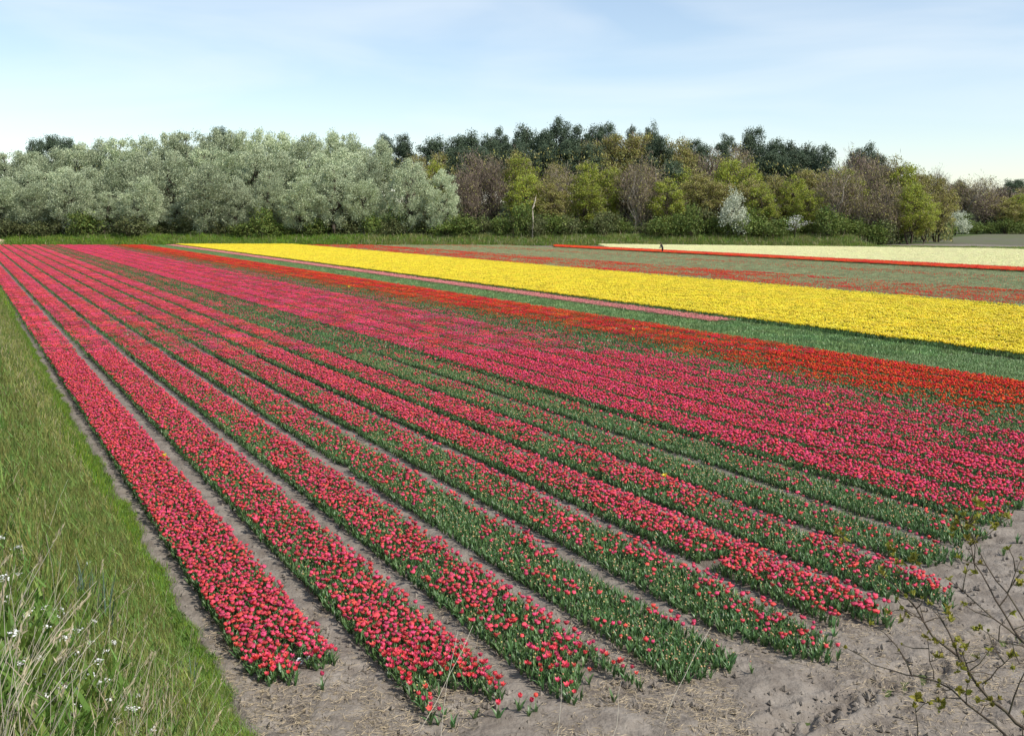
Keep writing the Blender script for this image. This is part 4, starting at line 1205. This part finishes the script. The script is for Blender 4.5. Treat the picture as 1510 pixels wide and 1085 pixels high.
for (x, y, Y) in ((1408, 943, 3.25), (1491, 968, 3.1), (1418, 985, 3.2), (1440, 1010, 3.15), (1462, 1032, 3.1), (1352, 1027, 3.2), (1352, 1032, 3.2), (1394, 1042, 3.12), (1384, 970, 3.3), (1368, 940, 3.3),
                  (1425, 955, 3.2), (1332, 915, 3.45), (1400, 905, 3.3), (1440, 845, 3.3), (1505, 862, 3.1), (1441, 800, 3.3), (1413, 772, 3.4), (1425, 780, 3.4), (1435, 770, 3.4), (1405, 782, 3.4),
                  (1445, 745, 3.4), (1241, 790, 3.7), (1246, 798, 3.7), (1316, 820, 3.6), (1330, 832, 3.55), (1345, 828, 3.5), (1300, 845, 3.6), (1310, 812, 3.6), (1350, 822, 3.5), (1468, 773, 3.3), (1488, 762, 3.3), (1436, 930, 3.1), (1420, 1022, 3.1)):
    c = at_y(x, y, Y)
    best, ow = min(((R[np.argmin(np.linalg.norm(R - c, axis=1))], w_) for R, w_ in tips), key=lambda e: np.linalg.norm(e[0] - c))
    if np.linalg.norm(best - c) > .02:
        g = Geo(); g.tube(np.array([best, (best + c) / 2 + [0, 0, -.004], c]) - base, [.002, .0015, .001], 4); mob('side_twig', g.mesh('side_twig', [M['twigbark']]), ow)
    leaf_tuft(c, rng.uniform(.6, .9), ow); leaf_tuft(c + rng.normal(0, .014, 3), rng.uniform(.5, .8), ow); leaf_tuft(c + rng.normal(0, .014, 3), rng.uniform(.5, .8), ow)

# ---------------------------------------------------------------- person stooping in the far tulips
def person(p, face):
    root = empty('person', p, face, 1.0)
    tagp(root, 'person in dark jacket and trousers stooping among the far tulips', 'person')
    J = {'pel': (0, 0, .92), 'sp': (.10, 0, 1.14), 'ch': (.22, 0, 1.32), 'nk': (.31, 0, 1.45), 'hd': (.37, 0, 1.55), 'ht': (.40, 0, 1.64),
         'sl': (.21, .19, 1.36), 'el': (.34, .24, 1.10), 'wl': (.50, .18, .92), 'fl': (.56, .16, .84),
         'sr': (.21, -.19, 1.36), 'er': (.30, -.25, 1.09), 'wr': (.46, -.19, .90), 'fr': (.52, -.17, .82),
         'hl': (0, .10, .88), 'kl': (.07, .12, .48), 'al': (-.02, .12, .09), 'tl': (.16, .13, .04),
         'hr': (0, -.10, .88), 'kr': (.02, -.12, .48), 'ar': (-.10, -.12, .09), 'tr': (.08, -.13, .04)}
    E_ = [('pel', 'sp'), ('sp', 'ch'), ('ch', 'nk'), ('nk', 'hd'), ('hd', 'ht'), ('ch', 'sl'), ('sl', 'el'), ('el', 'wl'), ('wl', 'fl'), ('ch', 'sr'), ('sr', 'er'), ('er', 'wr'), ('wr', 'fr'),
          ('pel', 'hl'), ('hl', 'kl'), ('kl', 'al'), ('al', 'tl'), ('pel', 'hr'), ('hr', 'kr'), ('kr', 'ar'), ('ar', 'tr')]
    Rd = {'pel': .16, 'sp': .15, 'ch': .17, 'nk': .065, 'hd': .10, 'ht': .075, 'sl': .085, 'el': .06, 'wl': .045, 'fl': .035, 'sr': .085, 'er': .06, 'wr': .045, 'fr': .035,
          'hl': .11, 'kl': .08, 'al': .055, 'tl': .045, 'hr': .11, 'kr': .08, 'ar': .055, 'tr': .045}
    ks = list(J); me = bpy.data.meshes.new('body')
    me.from_pydata([J[k] for k in ks], [(ks.index(a), ks.index(b)) for a, b in E_], [])
    o = mob('body', me, root)
    sk = o.modifiers.new('skin', 'SKIN')
    lay = me.skin_vertices[0].data if me.skin_vertices else None
    if lay is None:
        bm_ = bmesh.new(); bm_.from_mesh(me); bm_.verts.layers.skin.verify(); bm_.to_mesh(me); bm_.free(); lay = me.skin_vertices[0].data
    for i, k in enumerate(ks): lay[i].radius = (Rd[k], Rd[k]); lay[i].use_root = (k == 'pel')
    ss_ = o.modifiers.new('sub', 'SUBSURF'); ss_.levels = 1; ss_.render_levels = 1
    dg = bpy.context.evaluated_depsgraph_get()
    nm_ = bpy.data.meshes.new_from_object(o.evaluated_get(dg)); o.modifiers.clear(); o.data = nm_
    nm_.materials.clear()
    for m_ in (mat('jacket', (.055, .05, .045), .8), mat('trousers', (.018, .018, .022), .85), mat('skin', (.45, .27, .20), .6)): nm_.materials.append(m_)
    for f in nm_.polygons:
        c = f.center; f.use_smooth = True
        f.material_index = 2 if (c.z > 1.47 or (c.z < .91 and c.x > .42)) else (1 if c.z < .90 else 0)
    g = Geo(); r = np.random.default_rng(4)
    an = np.linspace(0, 2 * math.pi, 10, endpoint=False)
    for k, (rr, z) in enumerate(((.115, 1.56), (.118, 1.62), (.09, 1.69), (.03, 1.72))):
        pass
    rings = [np.stack([.37 + np.cos(an) * rr - .015, np.sin(an) * rr, np.full(10, z) + np.where(np.cos(an) > .3, .02, 0)], 1) for rr, z in ((.112, 1.56), (.118, 1.61), (.095, 1.67), (.03, 1.70))]
    i = np.arange(3)[:, None] * 10; j = np.arange(10)[None]; j2 = (j + 1) % 10
    g.add(np.concatenate(rings), np.stack([i + j, i + j2, i + 10 + j2, i + 10 + j], -1).reshape(-1, 4), [[30, 30 + x, 31 + x] for x in range(1, 9)])
    mob('hair', g.mesh('hair', [mat('hair', (.03, .022, .016), .7)], True), root)
pp = on_ground(977, 374.5, 0); person((pp[0], pp[1], 0.0), math.radians(200))

# sand heap at the far end of the first bed
hp = at_y(8, 358, 203); n = 26
a_ = np.linspace(-1, 1, n); AX, AY = np.meshgrid(a_, a_)
rr = np.sqrt(AX ** 2 + AY ** 2)
HZ = np.where(rr < 1, (1 - rr ** 1.4) * 1.3, -.4) + (vnoise(AX * 4, AY * 4, 6) - .5) * .35
HX = hp[0] + AX * 2.6; HY = 200.5 + AY * 2.2
o = mob('sand_heap', grid(HX, HY, HZ + .0, 'sand_heap', M['sand'])); tagp(o, 'small heap of yellow sand at the far end of the first rows', 'sand heap')
# crumpled white scrap lying at the end of the first bed
g = Geo(); r = np.random.default_rng(12)
for q in range(9):
    c = np.array([r.normal(0, .09), r.normal(0, .05), .05 + r.uniform(0, .05)])
    diamonds(g, c[None], r.normal(size=(1, 3)) * [1, 1, .4], .10, .05, r)
o = mob('crumpled_scrap', g.mesh('crumpled_scrap', [mat('scrap_white', (.62, .64, .66), .6)])); o.location = on_ground(441, 982)
tagp(o, 'crumpled whitish scrap lying on soil at the end of the dense crimson bed', 'litter')
